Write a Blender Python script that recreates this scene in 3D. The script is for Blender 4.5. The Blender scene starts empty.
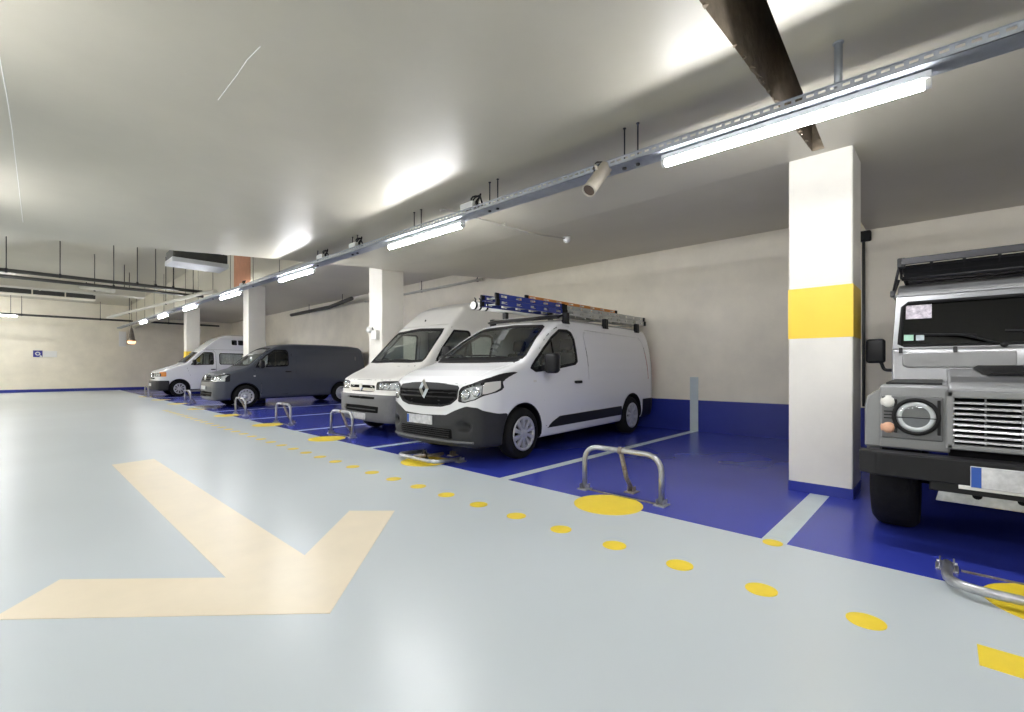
import bpy, bmesh, math, random
import numpy as np
from mathutils import Vector, Matrix
random.seed(7)
S = bpy.context.scene
COL = S.collection
PI = math.pi

# ---------------------------------------------------------------- materials
def mat(name, col, rough=0.5, metal=0.0, spec=0.5, noise=0.0, nscale=6.0, bump=0.0, bscale=40.0, coat=0.0,
        col2=None, emit=None, estr=0.0, rvar=0.0, detail=6):
    m = bpy.data.materials.new(name); m.use_nodes = True
    nt = m.node_tree; b = nt.nodes['Principled BSDF']
    c = (col[0], col[1], col[2], 1)
    b.inputs['Base Color'].default_value = c
    b.inputs['Roughness'].default_value = rough
    b.inputs['Metallic'].default_value = metal
    b.inputs['Specular IOR Level'].default_value = spec
    b.inputs['Coat Weight'].default_value = coat
    b.inputs['Coat Roughness'].default_value = 0.08
    if noise > 0 or col2 or rvar > 0:
        tc = nt.nodes.new('ShaderNodeTexCoord')
        n = nt.nodes.new('ShaderNodeTexNoise'); n.inputs['Scale'].default_value = nscale
        n.inputs['Detail'].default_value = detail; n.inputs['Roughness'].default_value = 0.62
        nt.links.new(tc.outputs['Object'], n.inputs['Vector'])
        r = nt.nodes.new('ShaderNodeValToRGB')
        k = col2 if col2 else tuple(x*(1-noise) for x in col)
        r.color_ramp.elements[0].position = 0.32; r.color_ramp.elements[1].position = 0.68
        r.color_ramp.elements[0].color = (k[0], k[1], k[2], 1); r.color_ramp.elements[1].color = c
        nt.links.new(n.outputs['Fac'], r.inputs['Fac'])
        nt.links.new(r.outputs['Color'], b.inputs['Base Color'])
        if rvar > 0:
            mr = nt.nodes.new('ShaderNodeMapRange')
            mr.inputs['To Min'].default_value = max(0.02, rough-rvar); mr.inputs['To Max'].default_value = rough+rvar
            nt.links.new(n.outputs['Fac'], mr.inputs['Value']); nt.links.new(mr.outputs['Result'], b.inputs['Roughness'])
    if bump > 0:
        tc2 = nt.nodes.new('ShaderNodeTexCoord')
        n2 = nt.nodes.new('ShaderNodeTexNoise'); n2.inputs['Scale'].default_value = bscale; n2.inputs['Detail'].default_value = 4
        nt.links.new(tc2.outputs['Object'], n2.inputs['Vector'])
        bp = nt.nodes.new('ShaderNodeBump'); bp.inputs['Strength'].default_value = bump; bp.inputs['Distance'].default_value = 0.01
        nt.links.new(n2.outputs['Fac'], bp.inputs['Height']); nt.links.new(bp.outputs['Normal'], b.inputs['Normal'])
    if emit:
        b.inputs['Emission Color'].default_value = (*emit, 1); b.inputs['Emission Strength'].default_value = estr
    return m

def glass(name, tint, ior=1.5):
    m = bpy.data.materials.new(name); m.use_nodes = True
    nt = m.node_tree; nt.nodes.clear()
    o = nt.nodes.new('ShaderNodeOutputMaterial'); mx = nt.nodes.new('ShaderNodeMixShader')
    t = nt.nodes.new('ShaderNodeBsdfTransparent'); t.inputs['Color'].default_value = (*tint, 1)
    g = nt.nodes.new('ShaderNodeBsdfGlossy'); g.inputs['Roughness'].default_value = 0.02
    g.inputs['Color'].default_value = (0.95, 0.97, 1, 1)
    l = nt.nodes.new('ShaderNodeLayerWeight'); l.inputs['Blend'].default_value = 0.5
    p = nt.nodes.new('ShaderNodeMath'); p.operation = 'POWER'; p.inputs[1].default_value = 4.0
    f = nt.nodes.new('ShaderNodeMath'); f.operation = 'MULTIPLY_ADD'; f.inputs[1].default_value = 0.9; f.inputs[2].default_value = ((ior-1)/(ior+1))**2*1.8
    nt.links.new(l.outputs['Facing'], p.inputs[0]); nt.links.new(p.outputs[0], f.inputs[0]); nt.links.new(f.outputs[0], mx.inputs[0]); nt.links.new(t.outputs[0], mx.inputs[1]); nt.links.new(g.outputs[0], mx.inputs[2])
    nt.links.new(mx.outputs[0], o.inputs[0])
    return m

def srgb(r, g, b):
    f = lambda c: (c/255/12.92) if c/255 <= 0.04045 else ((c/255+0.055)/1.055)**2.4
    return (f(r), f(g), f(b))

# ---------------------------------------------------------------- objects
def setp(o, label=None, cat=None, group=None, kind=None):
    if label: o['label'] = label
    if cat: o['category'] = cat
    if group: o['group'] = group
    if kind: o['kind'] = kind
    return o
def empty(name, loc, label, cat, group=None, rz=0.0):
    o = bpy.data.objects.new(name, None); COL.objects.link(o)
    o.location = loc; o.rotation_euler = (0, 0, rz); o.empty_display_size = 0.1
    return setp(o, label, cat, group)
def link(name, me, m, parent=None, label=None):
    me.materials.append(m)
    o = bpy.data.objects.new(name, me); COL.objects.link(o)
    if parent is not None: o.parent = parent
    if label: o['label'] = label
    return o

class MB:
    """collects shapes into ONE mesh"""
    def __init__(s): s.v = []; s.f = []; s.sm = []
    def add(s, vs, fs, smooth=False):
        n = len(s.v); s.v += [tuple(p) for p in vs]
        for q in fs: s.f.append(tuple(i+n for i in q)); s.sm.append(smooth)
        return s
    def bm(s, b, M=None, smooth=False):
        b.verts.ensure_lookup_table(); b.verts.index_update()
        vs = [(M @ v.co) if M else v.co.copy() for v in b.verts]
        s.add(vs, [[v.index for v in f.verts] for f in b.faces], smooth); b.free(); return s
    def box(s, x0, x1, y0, y1, z0, z1, bev=0.0, M=None, seg=2, smooth=None):
        b = bmesh.new(); bmesh.ops.create_cube(b, size=1)
        for v in b.verts:
            v.co = Vector(((x0+x1)/2+v.co.x*(x1-x0), (y0+y1)/2+v.co.y*(y1-y0), (z0+z1)/2+v.co.z*(z1-z0)))
        if bev > 0: bmesh.ops.bevel(b, geom=list(b.edges), offset=bev, segments=seg, affect='EDGES', profile=0.5)
        return s.bm(b, M, (bev > 0.012) if smooth is None else smooth)
    def prism(s, poly, lo, hi, axis='y', M=None, bev=0.0):
        """polygon in the two other axes, extruded along axis"""
        b = bmesh.new()
        def P(u, v, w):
            return {'x': (w, u, v), 'y': (u, w, v), 'z': (u, v, w)}[axis]
        A = [b.verts.new(P(u, v, lo)) for u, v in poly]; B = [b.verts.new(P(u, v, hi)) for u, v in poly]
        b.faces.new(A); b.faces.new(B[::-1])
        n = len(poly)
        for i in range(n): b.faces.new((A[i], B[i], B[(i+1) % n], A[(i+1) % n]))
        bmesh.ops.recalc_face_normals(b, faces=b.faces)
        if bev > 0: bmesh.ops.bevel(b, geom=list(b.edges), offset=bev, segments=2, affect='EDGES', profile=0.5)
        bmesh.ops.triangulate(b, faces=[f for f in b.faces if len(f.verts) > 4])
        return s.bm(b, M)
    def tube(s, pts, r, n=10, caps=True, closed=False, radii=None):
        pts = [Vector(p) for p in pts]; m = len(pts); vs = []; fs = []
        t0 = (pts[1]-pts[0]).normalized()
        up = Vector((0, 0, 1)) if abs(t0.z) < 0.9 else Vector((1, 0, 0))
        a = t0.cross(up).normalized()
        for i, p in enumerate(pts):
            if closed: t = (pts[(i+1) % m]-pts[i-1]).normalized()
            elif i == 0: t = t0
            elif i == m-1: t = (pts[i]-pts[i-1]).normalized()
            else: t = ((pts[i]-pts[i-1]).normalized()+(pts[i+1]-pts[i]).normalized()).normalized()
            a = (a-t*a.dot(t)).normalized(); c = t.cross(a)
            rr = radii[i] if radii else r
            for k in range(n):
                w = 2*PI*k/n; vs.append(p+a*math.cos(w)*rr+c*math.sin(w)*rr)
        for i in range(m if closed else m-1):
            j = (i+1) % m
            for k in range(n):
                l = (k+1) % n; fs.append((i*n+k, i*n+l, j*n+l, j*n+k))
        s.add(vs, fs, True)
        if caps and not closed:
            s.add(vs[:n], [tuple(range(n))[::-1]]); s.add(vs[-n:], [tuple(range(n))])
        return s
    def lathe(s, prof, c, axis='z', n=24, M=None, smooth=True, a0=0.0, a1=2*PI):
        """prof: (radius, height) pairs turned about axis through c"""
        vs = []; fs = []; full = abs(a1-a0-2*PI) < 1e-6; cnt = n if full else n+1
        for r, h in prof:
            for k in range(cnt):
                w = a0+(a1-a0)*k/n; x, y = r*math.cos(w), r*math.sin(w)
                p = {'z': (x, y, h), 'y': (x, h, y), 'x': (h, x, y)}[axis]
                p = Vector(p)+Vector(c); vs.append(M @ p if M else p)
        for i in range(len(prof)-1):
            for k in range(n):
                l = (k+1) % cnt; fs.append((i*cnt+k, i*cnt+l, (i+1)*cnt+l, (i+1)*cnt+k))
        return s.add(vs, fs, smooth)
    def build(s, name, m, parent=None, label=None):
        me = bpy.data.meshes.new(name); me.from_pydata(s.v, [], s.f)
        me.polygons.foreach_set('use_smooth', s.sm); me.update()
        b = bmesh.new(); b.from_mesh(me); bmesh.ops.remove_doubles(b, verts=b.verts, dist=1e-6)
        bmesh.ops.recalc_face_normals(b, faces=b.faces); b.to_mesh(me); b.free()
        return link(name, me, m, parent, label)

def tagm(o, label, cat, group=None): return setp(o, label, cat, group)
def struct(o): o['kind'] = 'structure'; return o

def bend(pts, r, n=5):
    """round the corners of a polyline"""
    P = [Vector(p) for p in pts]; out = [P[0]]
    for i in range(1, len(P)-1):
        a, b, c = P[i-1], P[i], P[i+1]
        d1 = (a-b); d2 = (c-b); rr = min(r, d1.length*0.49, d2.length*0.49)
        p1 = b+d1.normalized()*rr; p2 = b+d2.normalized()*rr
        for k in range(n+1):
            t = k/n; out.append(p1*(1-t)**2+b*2*t*(1-t)+p2*t*t)
    out.append(P[-1]); return out

# ---------------------------------------------------------------- signed-distance vehicle shells
def polysdf(P, poly):
    P = np.asarray(P, dtype=np.float64); q = np.asarray(poly, dtype=np.float64)
    d = np.full(len(P), 1e9); s = np.ones(len(P)); n = len(q); j = n-1
    for i in range(n):
        e = q[j]-q[i]; w = P-q[i]
        t = np.clip((w @ e)/max(e @ e, 1e-12), 0, 1)
        b = w-np.outer(t, e); d = np.minimum(d, (b*b).sum(1))
        c1 = P[:, 1] >= q[i, 1]; c2 = P[:, 1] < q[j, 1]; c3 = e[0]*w[:, 1] > e[1]*w[:, 0]
        flip = (c1 & c2 & c3) | (~c1 & ~c2 & ~c3)
        s = np.where(flip, -s, s); j = i
    return s*np.sqrt(d)
def spline(pts, n=6):
    """closed Catmull-Rom through pts"""
    p = np.array(pts, float); m = len(p); out = []
    for i in range(m):
        a, b, c, d = p[i-1], p[i], p[(i+1) % m], p[(i+2) % m]
        for k in range(n):
            t = k/n
            out.append(0.5*((2*b)+(c-a)*t+(2*a-5*b+4*c-d)*t*t+(3*b-a-3*c+d)*t**3))
    return [tuple(o) for o in out]
def smax(a, b, k):
    h = np.maximum(k-np.abs(a-b), 0)/k
    return np.maximum(a, b)+h*h*k*0.25

def surface_nets(D, org, h):
    s = D < 0
    nx, ny, nz = D.shape
    corners = [(i, j, k) for i in (0, 1) for j in (0, 1) for k in (0, 1)]
    cnt = np.zeros((nx-1, ny-1, nz-1), np.int8)
    for i, j, k in corners: cnt += s[i:nx-1+i, j:ny-1+j, k:nz-1+k]
    act = (cnt > 0) & (cnt < 8)
    ci = np.argwhere(act); idx = -np.ones(act.shape, np.int64); idx[act] = np.arange(len(ci))
    acc = np.zeros((len(ci), 3)); num = np.zeros(len(ci))
    for a in corners:
        for ax in range(3):
            if a[ax]: continue
            b = list(a); b[ax] = 1
            da = D[ci[:, 0]+a[0], ci[:, 1]+a[1], ci[:, 2]+a[2]]; db = D[ci[:, 0]+b[0], ci[:, 1]+b[1], ci[:, 2]+b[2]]
            m = (da < 0) != (db < 0)
            t = np.where(m, da/np.where(m, da-db, 1), 0)
            p = np.tile(np.array(a, float), (len(ci), 1)); p[:, ax] += t
            acc += p*m[:, None]; num += m
    V = (ci+acc/num[:, None])*h+org
    Q = []
    for ax in range(3):
        o1, o2 = [(1, 2), (2, 0), (0, 1)][ax]
        sl0 = [slice(None)]*3; sl1 = [slice(None)]*3
        sl0[ax] = slice(0, -1); sl1[ax] = slice(1, None)
        ch = s[tuple(sl0)] != s[tuple(sl1)]
        e = np.argwhere(ch); e = e[(e[:, o1] > 0) & (e[:, o2] > 0) & (e[:, o1] < D.shape[o1]-1) & (e[:, o2] < D.shape[o2]-1)]
        def cell(d1, d2):
            c = e.copy(); c[:, o1] -= d1; c[:, o2] -= d2
            return idx[c[:, 0], c[:, 1], c[:, 2]]
        q = np.stack([cell(1, 1), cell(0, 1), cell(0, 0), cell(1, 0)], 1)
        ins = s[e[:, 0], e[:, 1], e[:, 2]]
        q[~ins] = q[~ins][:, ::-1]
        Q.append(q)
    return V, np.concatenate(Q)

def trilin(D, org, h, P):
    g = (P-org)/h; g = np.clip(g, 0, np.array(D.shape)-1.001); i = g.astype(int); f = g-i; r = 0
    for a in (0, 1):
        for b in (0, 1):
            for c in (0, 1):
                w = (f[:, 0] if a else 1-f[:, 0])*(f[:, 1] if b else 1-f[:, 1])*(f[:, 2] if c else 1-f[:, 2])
                r = r+w*D[i[:, 0]+a, i[:, 1]+b, i[:, 2]+c]
    return r

class Piece:
    def __init__(s, V, N, F): s.V, s.N, s.F = V, N, F
    def sub(s, f):
        """split by scalar field f(V, N) (negative = inside): returns inside piece and outside piece"""
        w = f(s.V, s.N); w = np.where(np.abs(w) < 1e-7, 1e-7, w)
        I = w < 0; k = I[s.F].sum(1)
        Fi = [s.F[k == 3]]; Fo = [s.F[k == 0]]; V, N = s.V, s.N
        mx = s.F[(k == 1) | (k == 2)]; kk = k[(k == 1) | (k == 2)]
        if len(mx):
            odd = np.where(kk == 1, I[mx].argmax(1), (~I[mx]).argmax(1))
            r = np.arange(len(mx)); a = mx[r, odd]; b = mx[r, (odd+1) % 3]; c = mx[r, (odd+2) % 3]
            e = np.concatenate([np.stack([a, b], 1), np.stack([a, c], 1)]); e.sort(axis=1)
            u, inv = np.unique(e, axis=0, return_inverse=True); inv = inv.reshape(-1)
            t = w[u[:, 0]]/(w[u[:, 0]]-w[u[:, 1]])
            nV = V[u[:, 0]]+(V[u[:, 1]]-V[u[:, 0]])*t[:, None]
            nN = N[u[:, 0]]+(N[u[:, 1]]-N[u[:, 0]])*t[:, None]
            base = len(V); V = np.concatenate([V, nV]); N = np.concatenate([N, nN])
            ab = base+inv[:len(mx)]; ac = base+inv[len(mx):]
            tri = np.stack([a, ab, ac], 1); q1 = np.stack([ab, b, c], 1); q2 = np.stack([ab, c, ac], 1)
            one = kk == 1
            Fi += [tri[one], q1[~one], q2[~one]]; Fo += [tri[~one], q1[one], q2[one]]
        return Piece(V, N, np.concatenate(Fi)), Piece(V, N, np.concatenate(Fo))
    def carve(s, f):
        a, b = s.sub(f); s.V, s.N, s.F = b.V, b.N, b.F
        return a
    def build(s, name, m, parent=None, off=0.0, rim=0.0, label=None):
        if len(s.F) == 0: print('EMPTY PIECE', name); return None
        u, inv = np.unique(s.F, return_inverse=True); F = inv.reshape(-1, 3)
        N = s.N[u]; N = N/np.maximum(np.linalg.norm(N, axis=1), 1e-9)[:, None]
        V = s.V[u]+N*off; nrm = N
        if rim > 0:
            e = np.concatenate([F[:, [0, 1]], F[:, [1, 2]], F[:, [2, 0]]]); es = np.sort(e, 1)
            _, i1, cn = np.unique(es, axis=0, return_index=True, return_counts=True)
            be = e[i1[cn == 1]]; bv = np.unique(be); mp = -np.ones(len(V), int); mp[bv] = len(V)+np.arange(len(bv))
            V = np.concatenate([V, V[bv]-N[bv]*rim]); nrm = np.concatenate([N, N[bv]])
            a, b = be[:, 0], be[:, 1]
            F = np.concatenate([F, np.stack([a, mp[a], b], 1), np.stack([b, mp[a], mp[b]], 1)])
        me = bpy.data.meshes.new(name)
        me.from_pydata(V.tolist(), [], F.tolist()); me.update()
        me.polygons.foreach_set('use_smooth', [True]*len(F))
        me.normals_split_custom_set_from_vertices(nrm.tolist())
        return link(name, me, m, parent, label)

def make_shell(L, W, H, side, front, plan, bow=0.15, bowend=2.4, wells=(), wr=0.36, wy=0.62, k=0.07, vox=0.027, crown=0.02, extra=None):
    hw = W/2
    x = np.arange(-0.12, L+0.14, vox); y = np.arange(-hw-0.08, hw+0.08+vox, vox); y -= (y[0]+y[-1])/2
    z = np.arange(0.02, H+0.12, vox)
    X, Z = np.meshgrid(x, z, indexing='ij')
    sd = polysdf(np.stack([X.ravel(), Z.ravel()], 1), side).reshape(X.shape)
    Yh, Z2 = np.meshgrid(np.abs(y), z, indexing='ij')
    fd = polysdf(np.stack([Yh.ravel(), Z2.ravel()], 1), [(-5, front[0][1])]+list(front)+[(-5, front[-1][1])]).reshape(Yh.shape)
    X3, Y3 = np.meshgrid(x, np.abs(y), indexing='ij')
    pd = polysdf(np.stack([X3.ravel(), Y3.ravel()], 1), [(plan[0][0], -5)]+list(plan)+[(plan[-1][0], -5)]).reshape(X3.shape)
    D = np.empty((len(x), len(y), len(z)))
    for j, yy in enumerate(y):
        q = (yy/hw)**2
        fade = np.clip((bowend-x)/bowend, 0, 1)**0.8
        xs = x-bow*q*fade
        g = np.clip((xs-x[0])/vox, 0, len(x)-1.001); i = g.astype(int); f = (g-i)[:, None]
        row = sd[i]*(1-f)+sd[i+1]*f
        if crown: # roof falls a little towards the sides
            row = row+crown*q*(z[None, :] > 0.7*H)*np.clip((z[None, :]-0.7*H)/(0.3*H), 0, 1)
        D[:, j, :] = row
    D = smax(D, np.broadcast_to(pd[:, :, None], D.shape), k*1.4)
    D = smax(D, np.broadcast_to(fd[None], D.shape), k)
    if extra is not None: D = extra(D, x, y, z)
    for cx, cz in wells:
        c = np.sqrt((x[:, None]-cx)**2+(z[None, :]-cz)**2)-wr
        w = np.maximum(c[:, None, :], (wy-np.abs(y))[None, :, None])
        D = smax(D, -w, 0.02)
    org = np.array([x[0], y[0], z[0]])
    V, Q = surface_nets(D, org, vox)
    e = vox*0.6
    for it in range(3):
        G = np.stack([(trilin(D, org, vox, V+np.eye(3)[a]*e)-trilin(D, org, vox, V-np.eye(3)[a]*e))/(2*e) for a in range(3)], 1)
        if it < 2:
            d = trilin(D, org, vox, V); V = V-G*(d/np.maximum((G*G).sum(1), 0.2))[:, None]*0.8
    N = G/np.maximum(np.linalg.norm(G, axis=1), 1e-9)[:, None]
    F = np.concatenate([Q[:, [0, 1, 2]], Q[:, [0, 2, 3]]])
    a, b, c = V[F[:, 0]], V[F[:, 1]], V[F[:, 2]]
    fn = np.cross(b-a, c-a)
    bad = (fn*N[F[:, 0]]).sum(1) < 0
    if bad.mean() > 0.5: F = F[:, ::-1]
    return Piece(V, N, F)

def fside(poly, sgn=0, nmin=0.4, grow=0.0):
    """region seen from the side; sgn -1/+1 picks one flank, 0 both"""
    def f(V, N):
        d = polysdf(V[:, [0, 2]], poly)-grow
        d = np.maximum(d, (nmin-np.abs(N[:, 1]))*0.2)
        if sgn: d = np.maximum(d, -sgn*V[:, 1]+0.02)
        return d
    return f
def ffront(poly, nmin=0.12, xmax=2.0, grow=0.0):
    def f(V, N):
        d = polysdf(V[:, [1, 2]], poly)-grow
        d = np.maximum(d, V[:, 0]-xmax)
        return np.maximum(d, (nmin+N[:, 0])*0.2)
    return f
def mir(poly): return [(-u, v) for u, v in poly]
def sym(half): return list(half)+[(-u, v) for u, v in half[::-1]]
def near(f, w): return lambda V, N: np.abs(f(V, N))-w
# ---------------------------------------------------------------- material library
M = {}
M['white_paint'] = mat('white car paint', (0.83, 0.84, 0.86), 0.22, coat=0.6, spec=0.5)
M['cream_paint'] = mat('slightly aged white car paint', (0.80, 0.79, 0.76), 0.28, coat=0.4, noise=0.04, nscale=3)
M['grey_paint'] = mat('slate grey car paint', (0.062, 0.070, 0.090), 0.30, coat=0.5)
M['silver_paint'] = mat('silver metallic paint', (0.30, 0.305, 0.315), 0.34, metal=0.5, coat=0.4, noise=0.12, nscale=5, rvar=0.06)
M['rubber'] = mat('black rubber', (0.010, 0.010, 0.011), 0.6, spec=0.25, noise=0.3, nscale=18)
M['tyre'] = mat('tyre rubber', (0.009, 0.009, 0.010), 0.8, spec=0.3, noise=0.35, nscale=25, bump=0.3, bscale=70)
M['plastic'] = mat('charcoal grained plastic', (0.036, 0.037, 0.040), 0.5, spec=0.3, noise=0.12, nscale=30, bump=0.12, bscale=220)
M['dark_plastic'] = mat('black plastic', (0.013, 0.013, 0.015), 0.42, spec=0.3, noise=0.15, nscale=14)
M['grey_plastic'] = mat('mid grey plastic', (0.155, 0.158, 0.165), 0.45, noise=0.1, nscale=20)
M['chrome'] = mat('chrome', (0.82, 0.83, 0.85), 0.10, metal=1.0)
M['reflector'] = mat('lamp reflector', (0.82, 0.83, 0.85), 0.25, metal=0.35, bump=0.6, bscale=22)
M['alloy'] = mat('silver wheel paint', (0.62, 0.63, 0.66), 0.3, metal=0.5, noise=0.08, nscale=9)
M['dark_metal'] = mat('dark steel', (0.05, 0.05, 0.055), 0.45, metal=0.6, noise=0.2, nscale=12)
M['steel'] = mat('worn galvanised steel', (0.55, 0.56, 0.58), 0.32, metal=0.75, noise=0.35, nscale=14, rvar=0.1)
M['rust'] = mat('rust stained steel', (0.42, 0.40, 0.37), 0.5, metal=0.5, col2=(0.20, 0.15, 0.11), nscale=30)
M['tray'] = mat('dull galvanised tray steel', (0.42, 0.45, 0.50), 0.42, metal=0.55, noise=0.2, nscale=8)
M['pipe_dark'] = mat('dark painted pipe', (0.055, 0.055, 0.05), 0.5, noise=0.25, nscale=8)
M['pipe_light'] = mat('pale painted pipe', (0.55, 0.53, 0.47), 0.5, noise=0.12, nscale=6)
M['wind_glass'] = glass('tinted windscreen glass', (0.84, 0.91, 0.87))
M['side_glass'] = glass('dark side glass', (0.70, 0.76, 0.74))
M['black_glass'] = glass('smoked windscreen glass', (0.09, 0.095, 0.095), 1.35)
M['lens'] = glass('clear lamp lens', (0.93, 0.95, 0.96))
M['orange_lens'] = mat('orange lamp lens', (0.85, 0.30, 0.05), 0.2, coat=0.5)
M['pale_orange_lens'] = mat('faded orange lamp lens', (0.75, 0.42, 0.28), 0.22, coat=0.5, bump=0.4, bscale=60)
M['white_lens'] = mat('frosted clear lamp lens', (0.75, 0.74, 0.70), 0.2, coat=0.5, bump=0.4, bscale=60)
M['red_lens'] = mat('red lamp lens', (0.45, 0.015, 0.015), 0.2, coat=0.5)
M['interior'] = mat('dark trim', (0.06, 0.062, 0.062), 0.75, noise=0.2, nscale=20)
M['seat'] = mat('dark grey seat fabric', (0.03, 0.032, 0.036), 0.9, noise=0.3, nscale=50)
M['bulkhead'] = mat('grey bulkhead', (0.16, 0.165, 0.17), 0.7, noise=0.1, nscale=8)
M['plate_white'] = mat('number plate white', (0.78, 0.79, 0.82), 0.4, col2=(0.42, 0.43, 0.46), nscale=11)
M['plate_blue'] = mat('number plate blue', (0.02, 0.09, 0.42), 0.4)
M['sticker'] = mat('mottled white sticker', (0.80, 0.74, 0.80), 0.6, col2=(0.30, 0.27, 0.33), nscale=28)
M['sticker_green'] = mat('pale green sticker', (0.45, 0.75, 0.58), 0.6, noise=0.2, nscale=40)
M['sticker_pale'] = mat('pale grey sticker', (0.62, 0.70, 0.74), 0.6, noise=0.25, nscale=40)
M['paper'] = mat('white paper', (0.75, 0.78, 0.75), 0.8)
M['curtain'] = mat('grey curtain', (0.62, 0.58, 0.58), 0.9, noise=0.25, nscale=18)
M['blue_ladder'] = mat('blue fibreglass', (0.03, 0.055, 0.33), 0.4, noise=0.15, nscale=10)
M['orange_ladder'] = mat('orange fibreglass', (0.72, 0.27, 0.05), 0.45, noise=0.15, nscale=10)
M['aluminium'] = mat('dull aluminium', (0.50, 0.51, 0.50), 0.38, metal=0.6, noise=0.15, nscale=10)
M['cctv'] = mat('aged cream enamel', (0.55, 0.50, 0.42), 0.45, noise=0.15, nscale=14)
M['lens_brown'] = mat('brown lens window', (0.09, 0.055, 0.04), 0.15, coat=0.5)
M['white_plastic'] = mat('white plastic', (0.78, 0.78, 0.76), 0.4)
M['tube_on'] = mat('lit fluorescent diffuser', (0.95, 0.96, 1.0), 0.3, emit=(0.99, 0.99, 1.0), estr=44.0)
M['batten'] = mat('batten grey white', (0.62, 0.63, 0.65), 0.4, noise=0.05)
# the building
M['wall'] = mat('warm white painted concrete', (0.88, 0.825, 0.70), 0.62, noise=0.12, nscale=1.3, bump=0.25, bscale=9)
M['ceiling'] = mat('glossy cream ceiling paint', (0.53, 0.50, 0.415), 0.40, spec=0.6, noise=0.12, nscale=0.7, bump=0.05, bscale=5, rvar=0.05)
M['slot'] = mat('bare brown concrete', (0.34, 0.275, 0.20), 0.9, noise=0.4, nscale=7, bump=0.8, bscale=18)
M['pillar'] = mat('white painted pillar', (0.76, 0.735, 0.68), 0.5, noise=0.08, nscale=2.2, bump=0.15, bscale=14)
M['yellow'] = mat('yellow floor paint', (0.94, 0.71, 0.045), 0.35, noise=0.1, nscale=5)
M['yellow_wall'] = mat('yellow band paint', (0.90, 0.62, 0.06), 0.45, noise=0.06, nscale=3)
M['arrow'] = mat('cream arrow paint', (0.86, 0.76, 0.585), 0.32, noise=0.06, nscale=3, rvar=0.05)
M['floor'] = mat('pale blue grey epoxy floor', (0.575, 0.63, 0.66), 0.30, spec=0.5, noise=0.06, nscale=0.5, detail=1.5)
M['blue_floor'] = mat('blue epoxy bay paint', (0.038, 0.056, 0.42), 0.24, spec=0.5, noise=0.16, nscale=0.8, detail=1.5)
M['blue_wall'] = mat('blue dado paint', (0.020, 0.035, 0.30), 0.35, noise=0.15, nscale=2)
M['line'] = mat('pale grey line paint', (0.60, 0.68, 0.70), 0.35, noise=0.12, nscale=4)
M['brick'] = mat('orange brown render', (0.50, 0.23, 0.13), 0.8, noise=0.2, nscale=5)
M['sign_blue'] = mat('sign blue', (0.05, 0.05, 0.30), 0.4)
M['grille_dark'] = mat('grille void', (0.005, 0.005, 0.006), 0.8, spec=0.15)
M['lamp_warm'] = mat('warm lamp glow', (1, 0.6, 0.35), 0.4, emit=(1.0, 0.45, 0.18), estr=1.6)
# ---------------------------------------------------------------- vehicle pieces
from mathutils.bvhtree import BVHTree
class Surf:
    def __init__(s, p): s.t = BVHTree.FromPolygons([tuple(v) for v in p.V], [tuple(int(i) for i in f) for f in p.F])
    def front(s, y, z):
        h = s.t.ray_cast(Vector((-3, y, z)), Vector((1, 0, 0))); return (h[0], h[1]) if h[0] else (Vector((0, y, z)), Vector((-1, 0, 0)))
    def rear(s, y, z):
        h = s.t.ray_cast(Vector((9, y, z)), Vector((-1, 0, 0))); return h[0], h[1]
    def side(s, x, z, g):
        h = s.t.ray_cast(Vector((x, 3*g, z)), Vector((0, -g, 0))); return h[0], h[1]
    def top(s, x, y):
        h = s.t.ray_cast(Vector((x, y, 5)), Vector((0, 0, -1))); return h[0], h[1]

def wheel(root, x, y, r, w, g, style='hubcap', rr=None, nsp=10, rimmat='alloy'):
    """g: +1/-1 outward side"""
    rr = rr or r*0.62; c = (x, y, r)
    m = MB(); h = w/2
    m.lathe([(rr-0.01, -h+0.01), (rr+0.015, -h), (r-0.045, -h-0.006), (r-0.012, -h+0.022), (r, -h+0.05), (r, h-0.05),
             (r-0.012, h-0.022), (r-0.045, h+0.006), (rr+0.015, h), (rr-0.01, h-0.012), (rr-0.012, -h+0.01)], c, 'y', 40)
    t = m.build('wheel', M['tyre'], root)
    o = g*h; d = MB()
    d.lathe([(0.0, o-g*0.075), (rr-0.008, o-g*0.075), (rr-0.008, o-g*0.085), (0, o-g*0.085)], c, 'y', 28)
    d.build('brake_disc', M['dark_metal'], t)
    q = MB()
    q.lathe([(rr-0.012, o-g*0.10), (rr-0.014, o-g*0.02), (rr+0.006, o-g*0.004), (rr+0.008, o+g*0.004), (rr-0.016, o+g*0.006), (rr-0.034, o-g*0.012), (rr-0.03, o-g*0.05)], c, 'y', 40)
    if style == 'hubcap':
        for k in range(nsp):
            R = Matrix.Translation(c) @ Matrix.Rotation(2*PI*k/nsp, 4, 'Y')
            a = rr*0.24; b = rr-0.025; w0, w1 = rr*0.085, rr*0.135
            q.prism([(-w0, a), (w0, a), (w1, b), (-w1, b)], o-g*0.035, o+g*0.002, 'y', R, bev=0.004)
        q.lathe([(0, o+g*0.008), (rr*0.2, o+g*0.006), (rr*0.32, o-g*0.004), (rr*0.34, o-g*0.04)], c, 'y', 24)
    else:
        q.lathe([(0, o-g*0.005), (rr*0.22, o-g*0.005), (rr*0.27, o-g*0.03), (rr*0.45, o-g*0.035), (rr*0.56, o-g*0.012), (rr*0.66, o-g*0.03), (rr*0.74, o-g*0.06)], c, 'y', 28)
        for k in range(12):
            R = Matrix.Translation(c) @ Matrix.Rotation(2*PI*k/12, 4, 'Y')
            q.prism([(-rr*0.10, rr*0.70), (rr*0.10, rr*0.70), (rr*0.13, rr-0.02), (-rr*0.13, rr-0.02)], o-g*0.06, o-g*0.045, 'y', R)
    q.build('rim', M[rimmat], t)
    return t

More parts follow.
